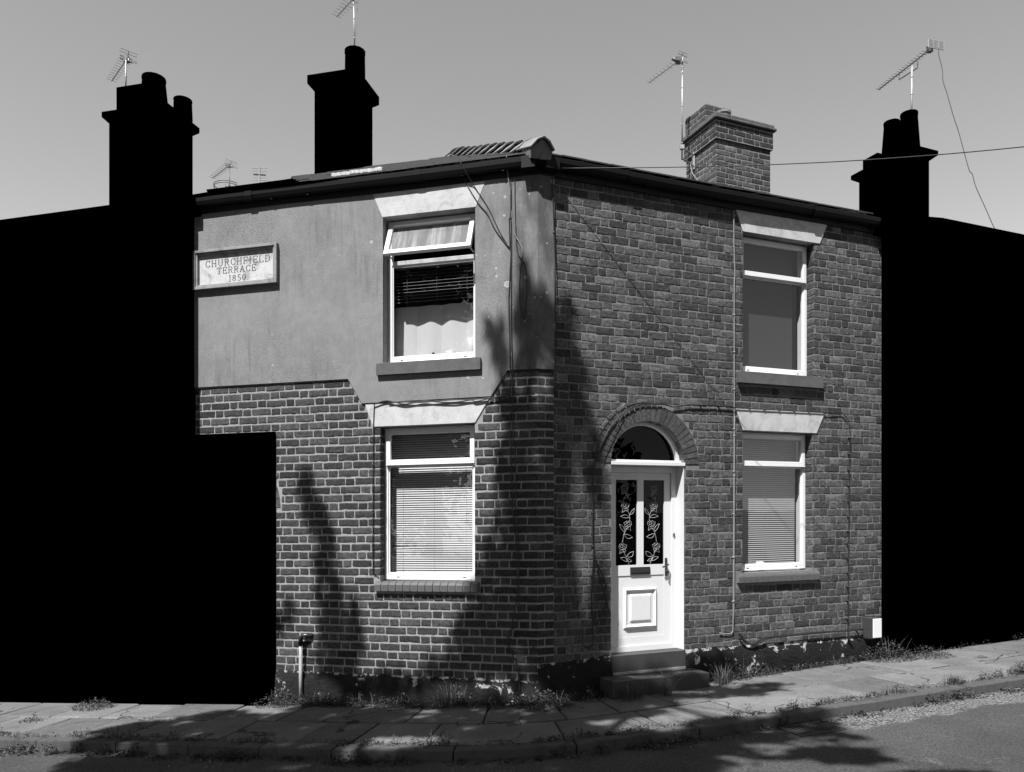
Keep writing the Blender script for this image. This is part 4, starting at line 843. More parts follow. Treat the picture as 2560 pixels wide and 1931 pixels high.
# ================================================================ aerials
def same_h(P, px, py):                                # the point at P's height seen at that place
    Y = (P.z-EYE)*FPX/(HOR-py); return Vector(((px-1280)/FPX*Y, Y, P.z))
def rod(m_, a, b_, r, n=6): m_.tube([tuple(a), tuple(b_)], r, n)
def aerial(label, base, top, back, front, n, ln, mast_r=0.0125, mat='metal', refl='x', arm=False, group='television aerials on the roofs', mmat=None):
    root = thing('tv_aerial', label, 'aerial', tuple(base), group)
    m_ = MB(); rod(m_, base, top, mast_r, 8)
    L_ = (top-base).length; k = 0.25
    while k < L_: q = base.lerp(top, k/L_); m_.tube([tuple(q), tuple(q+Vector((0, 0, 0.012)))], mast_r*1.25, 8); k += 0.28
    build('mast', m_, M[mmat or mat], root, True)
    m_ = MB(); rod(m_, back, front, 0.010, 6); build('boom', m_, M[mat], root)
    d = (front-back).normalized(); s = Vector((-d.y, d.x, 0)).normalized()
    m_ = MB()
    for i in range(n):
        q = back.lerp(front, 0.16+0.84*i/(n-1)); l = ln*(1.0-0.25*i/n); rod(m_, q-s*l/2+Vector((0, 0, 0.012)), q+s*l/2+Vector((0, 0, 0.012)), 0.0042, 5)
    build('elements', m_, M[mat], root)
    m_ = MB(); q = back.lerp(front, 0.10); rod(m_, q-s*ln*0.45+Vector((0, 0, .03)), q+s*ln*0.45+Vector((0, 0, .03)), 0.008); rod(m_, q-s*ln*0.45-Vector((0, 0, .02)), q+s*ln*0.45-Vector((0, 0, .02)), 0.008); m_.box(q.x-.035, q.x+.035, q.y-.035, q.y+.035, q.z-.04, q.z+.05)
    build('dipole', m_, M['metald'], root)
    m_ = MB(); w = Vector((0, 0, 1))
    if refl == 'x':
        for h in (-0.07, -0.035, 0.035, 0.07): q = back-d*(abs(h)*0.5)+w*h; rod(m_, q-s*ln*0.65, q+s*ln*0.65, 0.005, 5)
        rod(m_, back-w*0.07-d*0.035, back, 0.006); rod(m_, back+w*0.07-d*0.035, back, 0.006)
    elif refl == 'grid':
        W2, H2 = 0.14, 0.062
        for h in range(9): q = back+w*(-H2+2*H2*h/8); rod(m_, q-s*W2, q+s*W2, 0.0075, 5)
        for h in (-1, -0.33, 0.33, 1): rod(m_, back+s*W2*h-w*H2, back+s*W2*h+w*H2, 0.007, 5)
    if refl: build('reflector', m_, M['metal'], root)
    return root
# 1 left chimney
Y = 11.6; mb0 = at(314, 235, Y); mt0 = at(315, 146, Y)
aerial('small aerial on the leftmost black chimney, its boom pointing down to the left', mb0, mt0, same_h(mt0, 320, 143), same_h(mt0, 279, 203), 10, 0.19)
# 2 centre chimney
Y = 11.2; mb0 = at(887, 140, Y); mt0 = at(884, -18, Y)
r_ = aerial('aerial on a tall mast over the middle black chimney, cut off at the picture top', mb0, mt0, same_h(at(884, 0, Y), 900, -22), same_h(at(884, 0, Y), 842, 42), 9, 0.20)
m_ = MB(); m_.tube(smoothpts([tuple(at(892, -10, Y-.03)), tuple(at(893, 40, Y-.03)), tuple(at(890, 80, Y-.03)), tuple(at(887, 128, Y-.02))]), 0.004, 5); build('lead', m_, M['cablew'], r_, True)
# 3 far pair behind the left roof
Y = 19.0; mb0 = at(574, 500, Y); mt0 = at(574, 414, Y)
r_ = aerial('far small aerial above a ring, the left of two behind the roof', mb0, mt0, same_h(mt0, 577, 411), same_h(mt0, 531, 446), 9, 0.24, 0.011, 'metald')
m_ = MB(); c = at(570, 468, Y); m_.tube([(c.x+0.33*math.cos(a), c.y+0.33*math.sin(a), c.z-0.03) for a in [k*2*math.pi/24 for k in range(23)]], 0.010, 5); m_.tube([(c.x+0.33*math.cos(a), c.y+0.33*math.sin(a), c.z+0.02) for a in [k*2*math.pi/24 for k in range(23)]], 0.010, 5); m_.box(c.x-.05, c.x+.05, c.y-.05, c.y+.05, c.z-.06, c.z+.05); build('radio_ring', m_, M['metald'], r_, True)
mb0 = at(649, 500, Y); mt0 = at(649, 419, Y)
root = thing('tv_aerial', 'far aerial seen end on with flat crossbars, the right of two behind the roof', 'aerial', tuple(mb0), 'television aerials on the roofs')
m_ = MB(); rod(m_, mb0, mt0, 0.022); build('mast', m_, M['metal'], root)
m_ = MB()
for y_, w_ in ((421, 19), (427, 19), (444, 15), (450, 19)): rod(m_, at(649-w_, y_, Y), at(649+w_, y_+1, Y), 0.009)
build('elements', m_, M['metal'], root)
m_ = MB(); rod(m_, at(634, 436, Y), at(664, 438, Y), 0.022); build('dipole', m_, M['metald'], root)
m_ = MB()
for k in range(8): x = 597+k*7.3; rod(m_, at(x, 463-k*0.9, Y), at(x, 486-k*0.9, Y), 0.007, 5)
rod(m_, at(590, 473, Y), at(655, 466, Y), 0.008); build('side_boom', m_, M['metal'], root)
# 4 brick chimney
Y = 11.75; mb0 = at(1705, 400, Y); mt0 = at(1706, 139, Y)
r_ = aerial('long jointed mast aerial clamped to the brick chimney, its boom sloping down to the left', mb0, mt0, same_h(at(1702, 150, Y), 1704, 146), same_h(at(1702, 150, Y), 1622, 207), 9, 0.15)
m_ = MB(); b0 = at(1705, 369, Y); b1 = Vector(KS(0.55, 0.0, 0)); b1 = Vector((b1.x, b1.y, b0.z)); rod(m_, b0, b1, 0.012); b2 = at(1705, 397, Y); b3 = Vector((b1.x, b1.y, b2.z)); rod(m_, b2, b3, 0.012); m_.box(b1.x-0.03, b1.x+0.0, b1.y-0.03, b1.y+0.03, b2.z-0.05, b0.z+0.05); m_.box(b0.x-.03, b0.x+.03, b0.y-.03, b0.y+.03, b0.z-.03, b0.z+.03); build('bracket', m_, M['metal'], r_)
m_ = MB(); m_.tube(smoothpts([tuple(at(1726, 412, 11.6)), tuple(at(1732, 435, 11.5)), tuple(at(1745, 452, 11.4)), tuple(at(1752, 462, 11.3))]), 0.007, 5); build('lead', m_, M['cablew'], r_, True)
m_ = MB(); q = at(1681, 146, Y); m_.tube([tuple(q), tuple(at(1690, 152, Y)), tuple(at(1699, 153, Y))], 0.03, 8, 0.02); build('balun', m_, M['metald'], r_, True)
# 5 right chimney
Y = 12.4; mb0 = at(2278, 320, Y); mt0 = at(2280, 166, Y)
bk_ = same_h(at(2281, 158, Y), 2340, 112); fr2 = same_h(at(2281, 158, Y), 2196, 225)
r_ = aerial('long slanting aerial with a white grid reflector over the right black chimney', mb0, mt0, bk_, fr2, 18, 0.14, 0.016, 'metald', 'grid', mmat='metal')
m_ = MB(); a, b_ = bk_.lerp(fr2, 0.30), bk_.lerp(fr2, 0.62); m_.tube([tuple(a), tuple(a-Vector((0, 0, 0.14))), tuple(b_-Vector((0, 0, 0.10))), tuple(b_)], 0.010, 6); build('cradle', m_, M['metald'], r_)
pts = [(1150, 175), (1155, 240), (1180, 340), (1185, 425), (1215, 520), (1260, 680), (1300, 800), (1335, 930), (1380, 1090), (1403, 1120), (1430, 1215), (1500, 1370), (1575, 1535), (1610, 1540), (1650, 1590), (1700, 1680)]
m_ = MB(); m_.tube(smoothpts([tuple(at(1960+a/2.98, 60+b_/2.98, bk_.y)) for a, b_ in pts]), 0.006, 5); o = build('hanging_lead', m_, M['metald'], None, True, origin=tuple(bk_)); tag(o, 'long wavy lead hanging from the grid aerial down to the right black roof', 'cable')

# ================================================================ ground
KERB = [(-12.0, 8.9), (-8.0, 7.85), (-4.64, 6.98), (-3.95, 6.83), (-2.73, 6.53), (-2.12, 6.38), (-1.22, 6.16), (-0.37, 6.0), (0.1, 5.99), (0.54, 6.05), (0.83, 6.13), (1.1, 6.22), (1.49, 6.33), (1.96, 6.47), (2.49, 6.66), (2.99, 6.86), (3.66, 7.10), (4.13, 7.29), (5.05, 7.62), (9.0, 9.15), (13.0, 10.75)]
def edge_dist(P, D):
    best = 1.6
    for (x0, y0), (x1, y1) in zip(KERB, KERB[1:]):
        ex, ey = x1-x0, y1-y0; det = D.x*(-ey)+D.y*ex
        if abs(det) < 1e-9: continue
        rx, ry = x0-P.x, y0-P.y; t = (rx*(-ey)+ry*ex)/det; s = (D.x*ry-D.y*rx)/det
        if -1e-6 <= s <= 1+1e-6 and t > 0: best = t
    return best
def pav(s, w):                                       # s along the wall foot, w 0 wall .. 1 kerb edge ; also metres via w<0
    P = C0+(AL*s if s < 0 else AR*s); f = min(1, max(0, (s+1.6)/3.2)); f = f*f*(3-2*f); D = (NL*(1-f)+NR*f).normalized()
    return P, D, edge_dist(P, D)
def pavpt(s, m, dz=0.0, from_kerb=False):
    P, D, L_ = pav(s, 0); t = (L_-m) if from_kerb else m*L_; q = P+D*t; return (q.x, q.y, zg(q.x)+dz)
m_ = MB(); st = [-10+0.25*k for k in range(81)]
rows = [[m_.add(*pavpt(s, m, -0.022)) for m in (-0.25, 0.0, 0.33, 0.66, 0.97)] for s in st]
for a, b_ in zip(rows, rows[1:]):
    for k in range(4): m_.f.append([a[k], b_[k], b_[k+1], a[k+1]])
tag(build('pavement_bed', m_, M['soil']), kind='structure')
m_ = MB()
def slab(s0, s1, ma, mb2, fa, fb, dz, n=3, thick=0.06, r=0.012):
    tilt = random.uniform(-0.005, 0.005); top = []; low = []; N = max(1, int((s1-s0)/0.25))
    m_.cur = random.random()
    fu = []
    def P_(s, k):
        P, D, L_ = pav(s, 0)
        t0 = L_*ma if not fa else L_-ma; t1 = L_*mb2 if not fb else L_-mb2
        return P+D*(t0+(t1-t0)*k)
    ks = [0, 0.03, 0.5, 0.97, 1]; ss = [s0]+[s0+0.014]+[s0+(s1-s0)*j/N for j in range(1, N)]+[s1-0.014, s1]
    g = []
    for si, s in enumerate(ss):
        rowi = []
        for ki, k in enumerate(ks):
            q = P_(s, k); e = (si in (0, len(ss)-1)) or (ki in (0, 4)); z = zg(q.x)+dz+tilt*(k-0.5)*2-(0.009 if e else 0)+0.003*noise.noise(Vector((q.x*3, q.y*3, 0)))
            rowi.append(m_.add(q.x+(0.006*noise.noise(Vector((q.x*9, q.y*9, 3))) if e else 0), q.y+(0.006*noise.noise(Vector((q.y*9, q.x*9, 8))) if e else 0), z))
        g.append(rowi)
    for a, b_ in zip(g, g[1:]):
        for k in range(4): m_.f.append([a[k], b_[k], b_[k+1], a[k+1]])
    rim = [g[0][k] for k in range(5)]+[g[j][4] for j in range(1, len(g))]+[g[-1][k] for k in (3, 2, 1, 0)]+[g[j][0] for j in range(len(g)-2, 0, -1)]
    lo = [m_.add(m_.v[k][0], m_.v[k][1], m_.v[k][2]-thick) for k in rim]; n_ = len(rim)
    for k in range(n_): m_.f.append([rim[k], lo[k], lo[(k+1) % n_], rim[(k+1) % n_]])
s = -9.5; 
while s < 9.5:                                        # outer row
    w = random.uniform(0.46, 0.86); slab(s, s+w-0.014, 0.50, 0.155, False, True, random.uniform(-0.004, 0.005)); s += w
s = -9.3
while s < 9.5:
    w = random.uniform(0.40, 0.80); slab(s, s+w-0.015, 0.085, 0.488, False, False, random.uniform(-0.006, 0.006)); s += w
tag(build('pavement', m_, M['flag'], smooth=False), kind='structure')
m_ = MB(); s = -9.6
while s < 9.5:
    w = random.uniform(0.62, 0.92); slab(s, s+w-0.010, 0.142, -0.0, True, True, 0.004+random.uniform(-0.003, 0.003), thick=0.16); s += w
tag(build('kerb', m_, M['kerb'], smooth=False), kind='structure')
# road surface: one sheet, finer near the kerb
m_ = MB(); xs = [-90, -40, -20, -12]+[-9+0.3*k for k in range(61)]+[12, 20, 40, 90]; ys = [-90, -40, -15, -5, 0, 2]+[3+0.25*k for k in range(26)]+[12, 16, 30, 90]
def rz(x, y): return -0.095+0.045*x+0.010*noise.noise(Vector((x*0.9, y*0.9, 0)))-0.02*max(0, min(1, (y-5)/1.5))*0
g = [[m_.add(x, y, rz(x, y) if abs(x) < 13 else -0.095+0.045*x) for y in ys] for x in xs]
for a, b_ in zip(g, g[1:]):
    for k in range(len(ys)-1): m_.f.append([a[k], b_[k], b_[k+1], a[k+1]])
tag(build('road', m_, M['road'], smooth=True), kind='structure')
# drain grate
gz = lambda x: zg(x)-0.082
gr = thing('drain_grate', 'slotted cast iron drain grate in the road against the right kerb', 'drain grate', (2.57, 6.42, gz(2.57)))
ga = Vector((0.94, 0.34, 0.042)).normalized(); gn = Vector((-0.34, 0.94, 0)).normalized(); G0 = Vector((2.35, 6.24, gz(2.35)+0.0))
TG = lambda u, p, v: tuple(G0+ga*u+gn*p+Vector((0, 0, v)))
m_ = MB(TG); m_.box(0, 0.46, 0, 0.028, -0.02, 0.012); m_.box(0, 0.46, 0.27, 0.298, -0.02, 0.012); m_.box(0, 0.03, 0.028, 0.27, -0.02, 0.012); m_.box(0.43, 0.46, 0.028, 0.27, -0.02, 0.012); build('frame', m_, M['iron'], gr, bevel=0.003)
for k in range(9): m_ = MB(TG); x = 0.048+k*0.043; m_.box(x, x+0.02, 0.028, 0.27, -0.015, 0.009); build('bar', m_, M['iron'], gr)
m_ = MB(TG); m_.box(0.03, 0.43, 0.028, 0.27, -0.02, -0.0145); build('sump', m_, M['soffit'], gr)

# ---------------------------------------------------------------- weeds
def blade(m_, x, y, z, h, lean, ang, w):
    m_.cur = random.random(); pts = []
    dx, dy = math.cos(ang), math.sin(ang); px_, py_ = -dy*w, dx*w
    for k in range(4):
        t = k/3; c = lean*t*t; pts.append((x+dx*c*h, y+dy*c*h, z+h*(t-0.25*lean*t*t)))
    i = []
    for k, q in enumerate(pts[:-1]):
        f = 1-k/3*0.6; i.append((m_.add(q[0]-px_*f, q[1]-py_*f, q[2]), m_.add(q[0]+px_*f, q[1]+py_*f, q[2])))
    tip = m_.add(*pts[-1]); m_.f.append([i[0][0], i[0][1], i[1][1], i[1][0]]); m_.f.append([i[1][0], i[1][1], i[2][1], i[2][0]]); m_.f.append([i[2][0], i[2][1], tip])
def lf(m_, x, y, z, r):
    m_.cur = random.random()**1.4; a = random.uniform(0, 6.28); b_ = random.uniform(-0.9, 0.9); d = Vector((math.cos(a), math.sin(a), b_)).normalized(); s = Vector((-math.sin(a), math.cos(a), random.uniform(-.5, .5)))*0.45
    q = Vector((x, y, z)); m_.f.append([m_.add(*(q)), m_.add(*(q+d*r*0.5+s*r*0.7)), m_.add(*(q+d*r)), m_.add(*(q+d*r*0.5-s*r*0.7))])
def clump(mw, md, x, y, z, rad, h, nb_, nl, leaf=0.018, dry=0.3, lean=0.7):
    for k in range(nb_):
        a = random.uniform(0, 6.28); r = rad*random.random()**0.7*0.6; mm = md if random.random() < dry else mw
        blade(mm, x+r*math.cos(a), y+r*math.sin(a)*0.7, z-0.01, h*random.uniform(0.45, 1.15), random.uniform(0.1, lean), a+random.uniform(-.8, .8), random.uniform(0.0015, 0.0035))
    for k in range(nl):
        a = random.uniform(0, 6.28); r = rad*random.random()**0.6; hh = h*0.75*random.random()*max(0.15, 1-(r/rad)**2)
        lf(mw, x+r*math.cos(a), y+r*math.sin(a)*0.75, z+hh, leaf*random.uniform(0.6, 1.4))
def weed_thing(name, label, cat, x, y, rad, h, nb_, nl, leaf=0.018, dry=0.3, lean=0.7, z=None, group='weed clumps along the pavement'):
    z = zg(x) if z is None else z; root = thing(name, label, cat, (x, y, z), group); a, b_ = MB(), MB(); clump(a, b_, x, y, z, rad, h, nb_, nl, leaf, dry, lean)
    if a.f: build('leaves', a, M['weed'], root)
    if b_.f: build('stalks', b_, M['dry'], root)
def wallpt(s, d): P, D, L_ = pav(s, 0); q = P+D*d; return q.x, q.y
def kerbpt(s, d): P, D, L_ = pav(s, 0); q = P+D*(L_+d); return q.x, q.y
for args in (('weed_clump', 'big leafy weed clump at the foot of the wall beside the right black house', 'weed', *wallpt(4.35, 0.22), 0.34, 0.30, 60, 1300, 0.022, 0.3),
             ('weed_clump', 'weed clump spilling over the pavement in front of the right black house', 'weed', *wallpt(4.85, 0.34), 0.30, 0.17, 25, 1000, 0.018, 0.35),
             ('weed_clump', 'stringy grass clump at the right end of the doorstep', 'weed', *wallpt(1.98, 0.28), 0.16, 0.24, 90, 60, 0.018, 0.6),
             ('weed_clump', 'bushy dark weed against the black base right of the doorstep', 'weed', *wallpt(2.26, 0.12), 0.18, 0.30, 30, 420, 0.020, 0.2),
             ('weed_clump', 'dry stalks in front of the doorstep middle', 'weed', *wallpt(1.20, 0.42), 0.10, 0.28, 60, 20, 0.014, 0.8),
             ('weed_clump', 'grass and leaf clump at the left front of the doorstep', 'weed', *wallpt(0.85, 0.42), 0.20, 0.22, 110, 120, 0.018, 0.4),
             ('weed_clump', 'low leafy weed around the foot of the pale pipe', 'weed', *wallpt(-2.72, 0.17), 0.26, 0.20, 20, 900, 0.018, 0.2),
             ('weed_clump', 'pale leafy weed between the pale pipe and the wall base', 'weed', *wallpt(-2.30, 0.14), 0.22, 0.15, 30, 300, 0.016, 0.5),
             ('weed_clump', 'spiky weed poking out from under the left black house', 'weed', *wallpt(-4.75, 0.42), 0.24, 0.13, 20, 700, 0.020, 0.2),
             ('weed_clump', 'small leafy tuft in a flagstone joint at the left', 'weed', *wallpt(-4.95, 1.02), 0.13, 0.06, 10, 170, 0.018, 0.2),
             ('weed_clump', 'rounded bushy weed on the right kerb, largest on the kerb', 'weed', *kerbpt(4.78, -0.16), 0.19, 0.17, 20, 900, 0.016, 0.2),
             ('weed_clump', 'feathery pale weed on the right kerb, nearer than the bushy one', 'weed', *kerbpt(3.78, -0.16), 0.15, 0.12, 120, 120, 0.012, 0.4),
             ('weed_clump', 'feathery weed on the kerb at the far right edge', 'weed', *kerbpt(5.5, -0.2), 0.13, 0.12, 110, 150, 0.012, 0.3),
             ('weed_clump', 'tiny dark tuft on a flagstone joint under the right black house', 'weed', *wallpt(5.2, 0.75), 0.09, 0.035, 20, 90, 0.012, 0.1),
             ('weed_clump', 'low broad-leaf weed in the shade at the corner foot', 'weed', *wallpt(0.05, 0.22), 0.28, 0.22, 20, 700, 0.026, 0.2),
             ('weed_clump', 'long grass in the shade just left of the corner', 'weed', *wallpt(-0.85, 0.2), 0.26, 0.26, 130, 180, 0.020, 0.3)):
    weed_thing(*args)
a, b_ = MB(), MB()
s = -8.5
while s < 8.5:                                        # strip along the wall foot
    x, y = wallpt(s, random.uniform(0.05, 0.16 if s > 0.7 else 0.27))
    if not (0.7 < s < 1.85 or s < -2.86): clump(a, b_, x, y, zg(x)-0.01, random.uniform(0.07, 0.17), random.uniform(0.05, 0.18), random.randint(5, 20), random.randint(60, 190), 0.018, 0.4)
    s += random.uniform(0.07, 0.16) if s > 0.7 else random.uniform(0.03, 0.08)
tag(build('wall_foot_weeds', a, M['weed']), kind='stuff'); tag(build('wall_foot_grass', b_, M['dry']), kind='stuff')
a, b_ = MB(), MB(); s = -8.5
while s < 8.5:                                        # back of the kerb, and the channel below it
    if random.random() < 0.9:
        x, y = kerbpt(s, -0.165+random.uniform(-0.03, 0.03)); clump(a, b_, x, y, zg(x)-0.01, random.uniform(0.05, 0.16), random.uniform(0.03, 0.12)*(1.3 if noise.noise(Vector((s*1.7, 0, 0))) > 0 else 0.6), random.randint(3, 16), random.randint(60, 170), 0.017, 0.3)
    if random.random() < 0.8:
        x, y = kerbpt(s, random.uniform(0.02, 0.10)); clump(a, b_, x, y, zg(x)-0.10, random.uniform(0.06, 0.17), random.uniform(0.05, 0.15)*(1.2 if noise.noise(Vector((s*1.3, 5, 0))) > -0.1 else 0.5), random.randint(2, 12), random.randint(50, 150), 0.026, 0.15)
    s += random.uniform(0.05, 0.13)
tag(build('kerb_weeds', a, M['weed']), kind='stuff'); tag(build('kerb_grass', b_, M['dry']), kind='stuff')
a, b_ = MB(), MB()
for k in range(420):                                  # moss in the long joint
    s = random.uniform(-8, 8); f = random.choice((0.494, 0.494, 0.08)); x, y, z = pavpt(s, f)
    if noise.noise(Vector((s*1.5, f*9, 0))) > -0.1: clump(a, b_, x, y, zg(x)-0.012, 0.04, random.uniform(0.012, 0.03), 4, 14, 0.008, 0.2)
tag(build('joint_moss', a, M['weed']), kind='stuff')
m_ = MB()
for k in range(90):                                   # grit and scraps in the channel
    s = random.uniform(-5, 6); x, y = kerbpt(s, random.uniform(0.03, 0.30)); r = random.uniform(0.002, 0.006); m_.box(x-r, x+r*1.4, y-r, y+r, zg(x)-0.10, zg(x)-0.085+r)
tag(build('gravel', m_, M['litter']), kind='stuff')

# ================================================================ trees behind the viewpoint, whose shade falls on the corner
SL = [(-2.49, 2.151, 0.09, 0.21), (-2.398, 1.855, 0.12, 0.21), (-2.26, 1.644, 0.09, 0.25), (-2.26, 1.393, 0.10, 0.25), (-2.214, 1.059, 0.16, 0.25), (-2.192, 0.726, 0.18, 0.25), (-2.146, 0.351, 0.25, 0.25), (-2.691, 0.842, 0.05, 0.15), (-2.795, 0.713, 0.06, 0.11), (-1.943, 0.814, 0.07, 0.19), (-1.92, 0.566, 0.10, 0.17), (-0.482, 3.656, 0.045, 0.12), (-0.4, 3.453, 0.06, 0.16), (-0.347, 3.627, 0.03, 0.16), (-0.33, 3.35, 0.05, 0.14), (-0.128, 4.142, 0.05, 0.2), (-0.104, 3.905, 0.09, 0.24), (-0.036, 3.547, 0.12, 0.31), (-0.177, 3.714, 0.05, 0.16), (-0.096, 3.277, 0.12, 0.24), (-0.298, 2.974, 0.12, 0.2), (-0.136, 2.731, 0.2, 0.24), (-0.217, 2.419, 0.2, 0.24), (-0.339, 2.186, 0.1, 0.2), (-0.096, 2.102, 0.18, 0.23), (-0.217, 1.79, 0.22, 0.2), (-0.056, 1.476, 0.24, 0.23), (-0.379, 1.515, 0.18, 0.24), (-0.257, 1.161, 0.28, 0.24), (-0.585, 1.198, 0.14, 0.16), (-0.056, 0.85, 0.24, 0.23), (-0.42, 0.764, 0.28, 0.24), (-0.668, 0.679, 0.22, 0.24), (-0.177, 0.455, 0.32, 0.24), (-0.585, 0.402, 0.29, 0.24), (-0.919, 0.271, 0.25, 0.16), (-1.434, 0.121, 0.34, 0.14), (-1.875, 0.061, 0.27, 0.12),]
SR = [(0.09, 3.748, 0.09, 0.2), (0.33, 3.809, 0.10, 0.16), (0.242, 3.525, 0.16, 0.2), (0.374, 3.296, 0.16, 0.2), (0.33, 2.976, 0.2, 0.24), (0.242, 2.655, 0.2, 0.24), (0.463, 2.743, 0.10, 0.2), (0.643, 2.468, 0.06, 0.24), (0.689, 2.146, 0.05, 0.24), (0.598, 2.266, 0.07, 0.28), (0.242, 2.3, 0.18, 0.24), (0.155, 1.944, 0.18, 0.24), (0.111, 1.591, 0.13, 0.24), (0.264, 1.469, 0.04, 0.16), (0.111, 1.198, 0.13, 0.23), (0.242, 0.877, 0.18, 0.24), (0.374, 0.512, 0.2, 0.24), (0.155, 0.37, 0.26, 0.24), (0.689, 0.975, 0.10, 0.32), (0.666, 0.613, 0.15, 0.24), (0.598, 0.215, 0.23, 0.16), (0.33, 0.119, 0.27, 0.12), (0.966, 0.061, 0.28, 0.1), (1.397, -0.04, 0.3, 0.09), (1.948, -0.005, 0.21, 0.11)]
back = Vector((-SUN.x, -SUN.y, 1.0))
tree = thing('tree', 'leafy street tree behind the viewpoint whose shade falls across the corner', 'tree', (-4.2, -3.2, zg(-4.2)-0.09))
lm = MB(); tw = MB(); anchors = []
T0 = 8.6
def shade(P, ax, rx, az, rz_, dens=1.0):
    c = P+back*T0; area = math.pi*rx*rz_; n = int(area*700*dens)+16; anchors.append(c.copy())
    for k in range(n):
        a = random.uniform(0, 6.28); r = random.random()**0.55*(1 if random.random() < 0.86 else 1.45)
        q = P+ax*(rx*r*math.cos(a))+az*(rz_*r*math.sin(a))+back*(T0+random.uniform(-0.5, 0.5))
        lm.cur = random.random(); u = Vector((random.uniform(-1, 1), random.uniform(-1, 1), random.uniform(-1, 1))).normalized(); w = u.cross(Vector((0.3, 0.2, 0.9))).normalized(); s = random.uniform(0.045, 0.085)
        lm.f.append([lm.add(*(q-u*s)), lm.add(*(q+w*s*0.5)), lm.add(*(q+u*s)), lm.add(*(q-w*s*0.5))])
Z = Vector((0, 0, 1))
for u, v, a, b_ in SL: shade(Vector(ML(u, 0, v)), AL, a*0.95, Z, b_)
for u, v, a, b_ in SR: shade(Vector(MR(u, 0, v)), AR, a*0.95, Z, b_)
for u, p, v, a, b_ in ((0.95, .31, .08, .26, .12), (1.55, .31, .1, .22, .10), (1.85, .3, .0, .16, .10), (2.0, .03, .2, .2, .14), (2.25, .03, .12, .12, .12), (0.8, .2, .22, .12, .05), (1.3, .05, .22, .25, .03), (0.6, .03, 0.2, .2, .2)): shade(Vector(MR(u, p, v)), AR, a, Z, b_)
holes = [(-1.0, 6.32, 0.50, 0.15), (0.95, 6.60, 0.28, 0.12), (1.5, 6.78, 0.30, 0.13), (1.3, 6.42, 0.22, 0.08), (1.85, 7.25, 0.3, 0.12), (2.1, 6.95, 0.3, 0.08), (-2.45, 7.75, 0.2, 0.07), (1.95, 5.5, 0.35, 0.10), (2.3, 5.25, 0.35, 0.08), (1.5, 5.1, 0.3, 0.08), (2.2, 5.95, 0.3, 0.08)]
def inh(x, y, r):
    for hx, hy, a, b_ in holes:
        if ((x-hx)/(a+r*0.6))**2+((y-hy)/(b_+r*0.6))**2 < 1: return True
    return False
Xg = Vector((1, 0, 0)); Yg = Vector((0, 1, 0)); rs = random.Random(11)
for k in range(1150):
    x = rs.uniform(-4.2, 2.6); y = rs.uniform(4.7, 7.9); r = rs.uniform(0.10, 0.22)
    yw = 7.52+(0.2447*-(x-.25) if x < .25 else 0.404*(x-.25))
    if y > yw-0.1: continue
    # left limit runs back diagonally, right limit is ragged
    lim = -4.05+(y-7.1)*1.35 if y > 7.1 else -4.05+(7.1-y)*0.35
    if x < lim+r*0.7: continue
    rl = 1.55+0.35*math.sin(y*7)+(0.85 if y < 6.35 else 0)
    if x > rl and rs.random() < 0.7: continue
    if inh(x, y, r): continue
    shade(Vector((x, y, zg(x))), Xg, r*1.25, Yg, r*0.6, 0.85)
for x, y, a, b_ in ((2.75, 5.30, 0.16, 0.05), (2.95, 5.27, 0.16, 0.05), (3.15, 5.22, 0.14, 0.05), (2.85, 5.2, 0.2, 0.04), (2.1, 6.2, 0.2, 0.08), (2.3, 5.9, 0.25, 0.05), (2.0, 5.75, 0.25, 0.06), (2.45, 6.75, 0.14, 0.05), (3.3, 4.92, 0.3, 0.06), (2.6, 4.95, 0.3, 0.06), (2.35, 7.5, 0.2, 0.06)): shade(Vector((x, y, zg(x)-0.09)), Xg, a, Yg, b_, 1.0)
build('crown', lm, M['leafm'], tree)
tb = Vector((-4.2, -3.2, zg(-4.2)-0.2)); tt = Vector((-3.6, -2.2, 6.5))
m_ = MB(); m_.tube([tuple(tb), tuple(tb.lerp(tt, 0.3)+Vector((0.1, 0, 0))), tuple(tb.lerp(tt, 0.7)), tuple(tt)], 0.26, 12, 0.15)
hub = [Vector((-3.4, 0.2, 8.4)), Vector((-2.4, 1.2, 8.8)), Vector((-1.6, 1.8, 9.6)), Vector((-3.9, 1.3, 8.8)), Vector((-2.2, 2.2, 10.6))]
for h in hub: m_.tube([tuple(tt), tuple(tt.lerp(h, 0.5)+Vector((0, -0.3, 0.2))), tuple(h)], 0.10, 8, 0.05)
build('trunk', m_, M['bark'], tree, True)
for c in anchors[::3]:
    h = min(hub, key=lambda q: (q-c).length); tw.tube([tuple(h), tuple(h.lerp(c, 0.5)+Vector((0, 0, -0.15))), tuple(c)], 0.016, 4, 0.006)
build('branches', tw, M['bark'], tree)
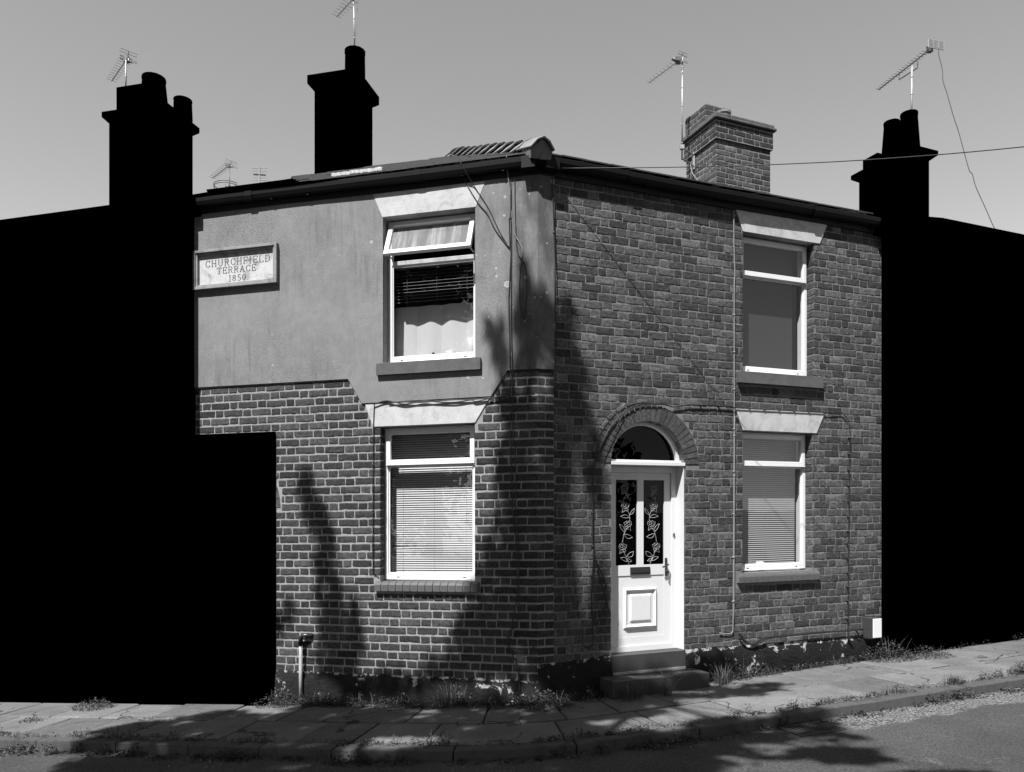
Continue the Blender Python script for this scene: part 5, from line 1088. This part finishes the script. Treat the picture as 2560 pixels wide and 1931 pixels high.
# unseen trees added to close off the low sky; they also show in the glass
rt = random.Random(5)
for n_, (tx, ty, th, tr, kind) in enumerate(((-24, -3, 13, 4.6, 'far end of the row on the left'), (-17, -7, 15, 5.0, 'second from the left end of the row'), (-10, -6, 15, 4.8, 'left of the viewpoint'), (-2.5, -7.5, 15.5, 5.2, 'directly behind the viewpoint'), (5, -6, 15, 5.0, 'just right of the viewpoint'), (12, -8.5, 15, 4.8, 'far end of the row on the right'), (-12.8, 0.5, 13, 4.0, 'spreading over the road at the left'), (9.5, -0.5, 13, 3.6, 'spreading over the road at the right'))):
    r_ = thing('tree', 'unseen tree added to screen the low sky, '+kind, 'tree', (tx, ty, -0.1+0.045*tx), 'added trees screening the sky behind the viewpoint'); m_ = MB()
    lobes = [(Vector((tx+rt.uniform(-1, 1)*tr*0.6, ty+rt.uniform(-1, 1)*tr*0.5, rt.uniform(2.5, th-tr*0.45))), tr*rt.uniform(0.40, 0.62)) for _ in range(15)]
    for c, rr in lobes:
        for k in range(640):
            d = Vector((rt.gauss(0, 1), rt.gauss(0, 1), rt.gauss(0, 1))).normalized(); q = c+d*rr*(rt.random()**0.25); u = Vector((rt.gauss(0, 1), rt.gauss(0, 1), rt.gauss(0, 1))).normalized(); w = u.cross(d).normalized(); s = rt.uniform(0.12, 0.22)
            m_.cur = rt.random(); m_.f.append([m_.add(*(q-u*s)), m_.add(*(q+w*s*0.55)), m_.add(*(q+u*s)), m_.add(*(q-w*s*0.55))])
    build('crown', m_, M['leafm'], r_)
    m_ = MB(); m_.tube([(tx, ty, -0.5+0.045*tx), (tx+.1, ty, 3), (tx, ty+.1, th*0.6)], 0.32, 10, 0.14)
    for c, rr in lobes[::2]: m_.tube([(tx, ty, max(2.2, c.z*0.55)), ((tx+c.x)/2, (ty+c.y)/2, c.z*0.85), tuple(c)], 0.10, 6, 0.03)
    build('trunk', m_, M['bark'], r_, True)
print('faces', sum(len(o.data.polygons) for o in bpy.data.objects if o.type == 'MESH'))
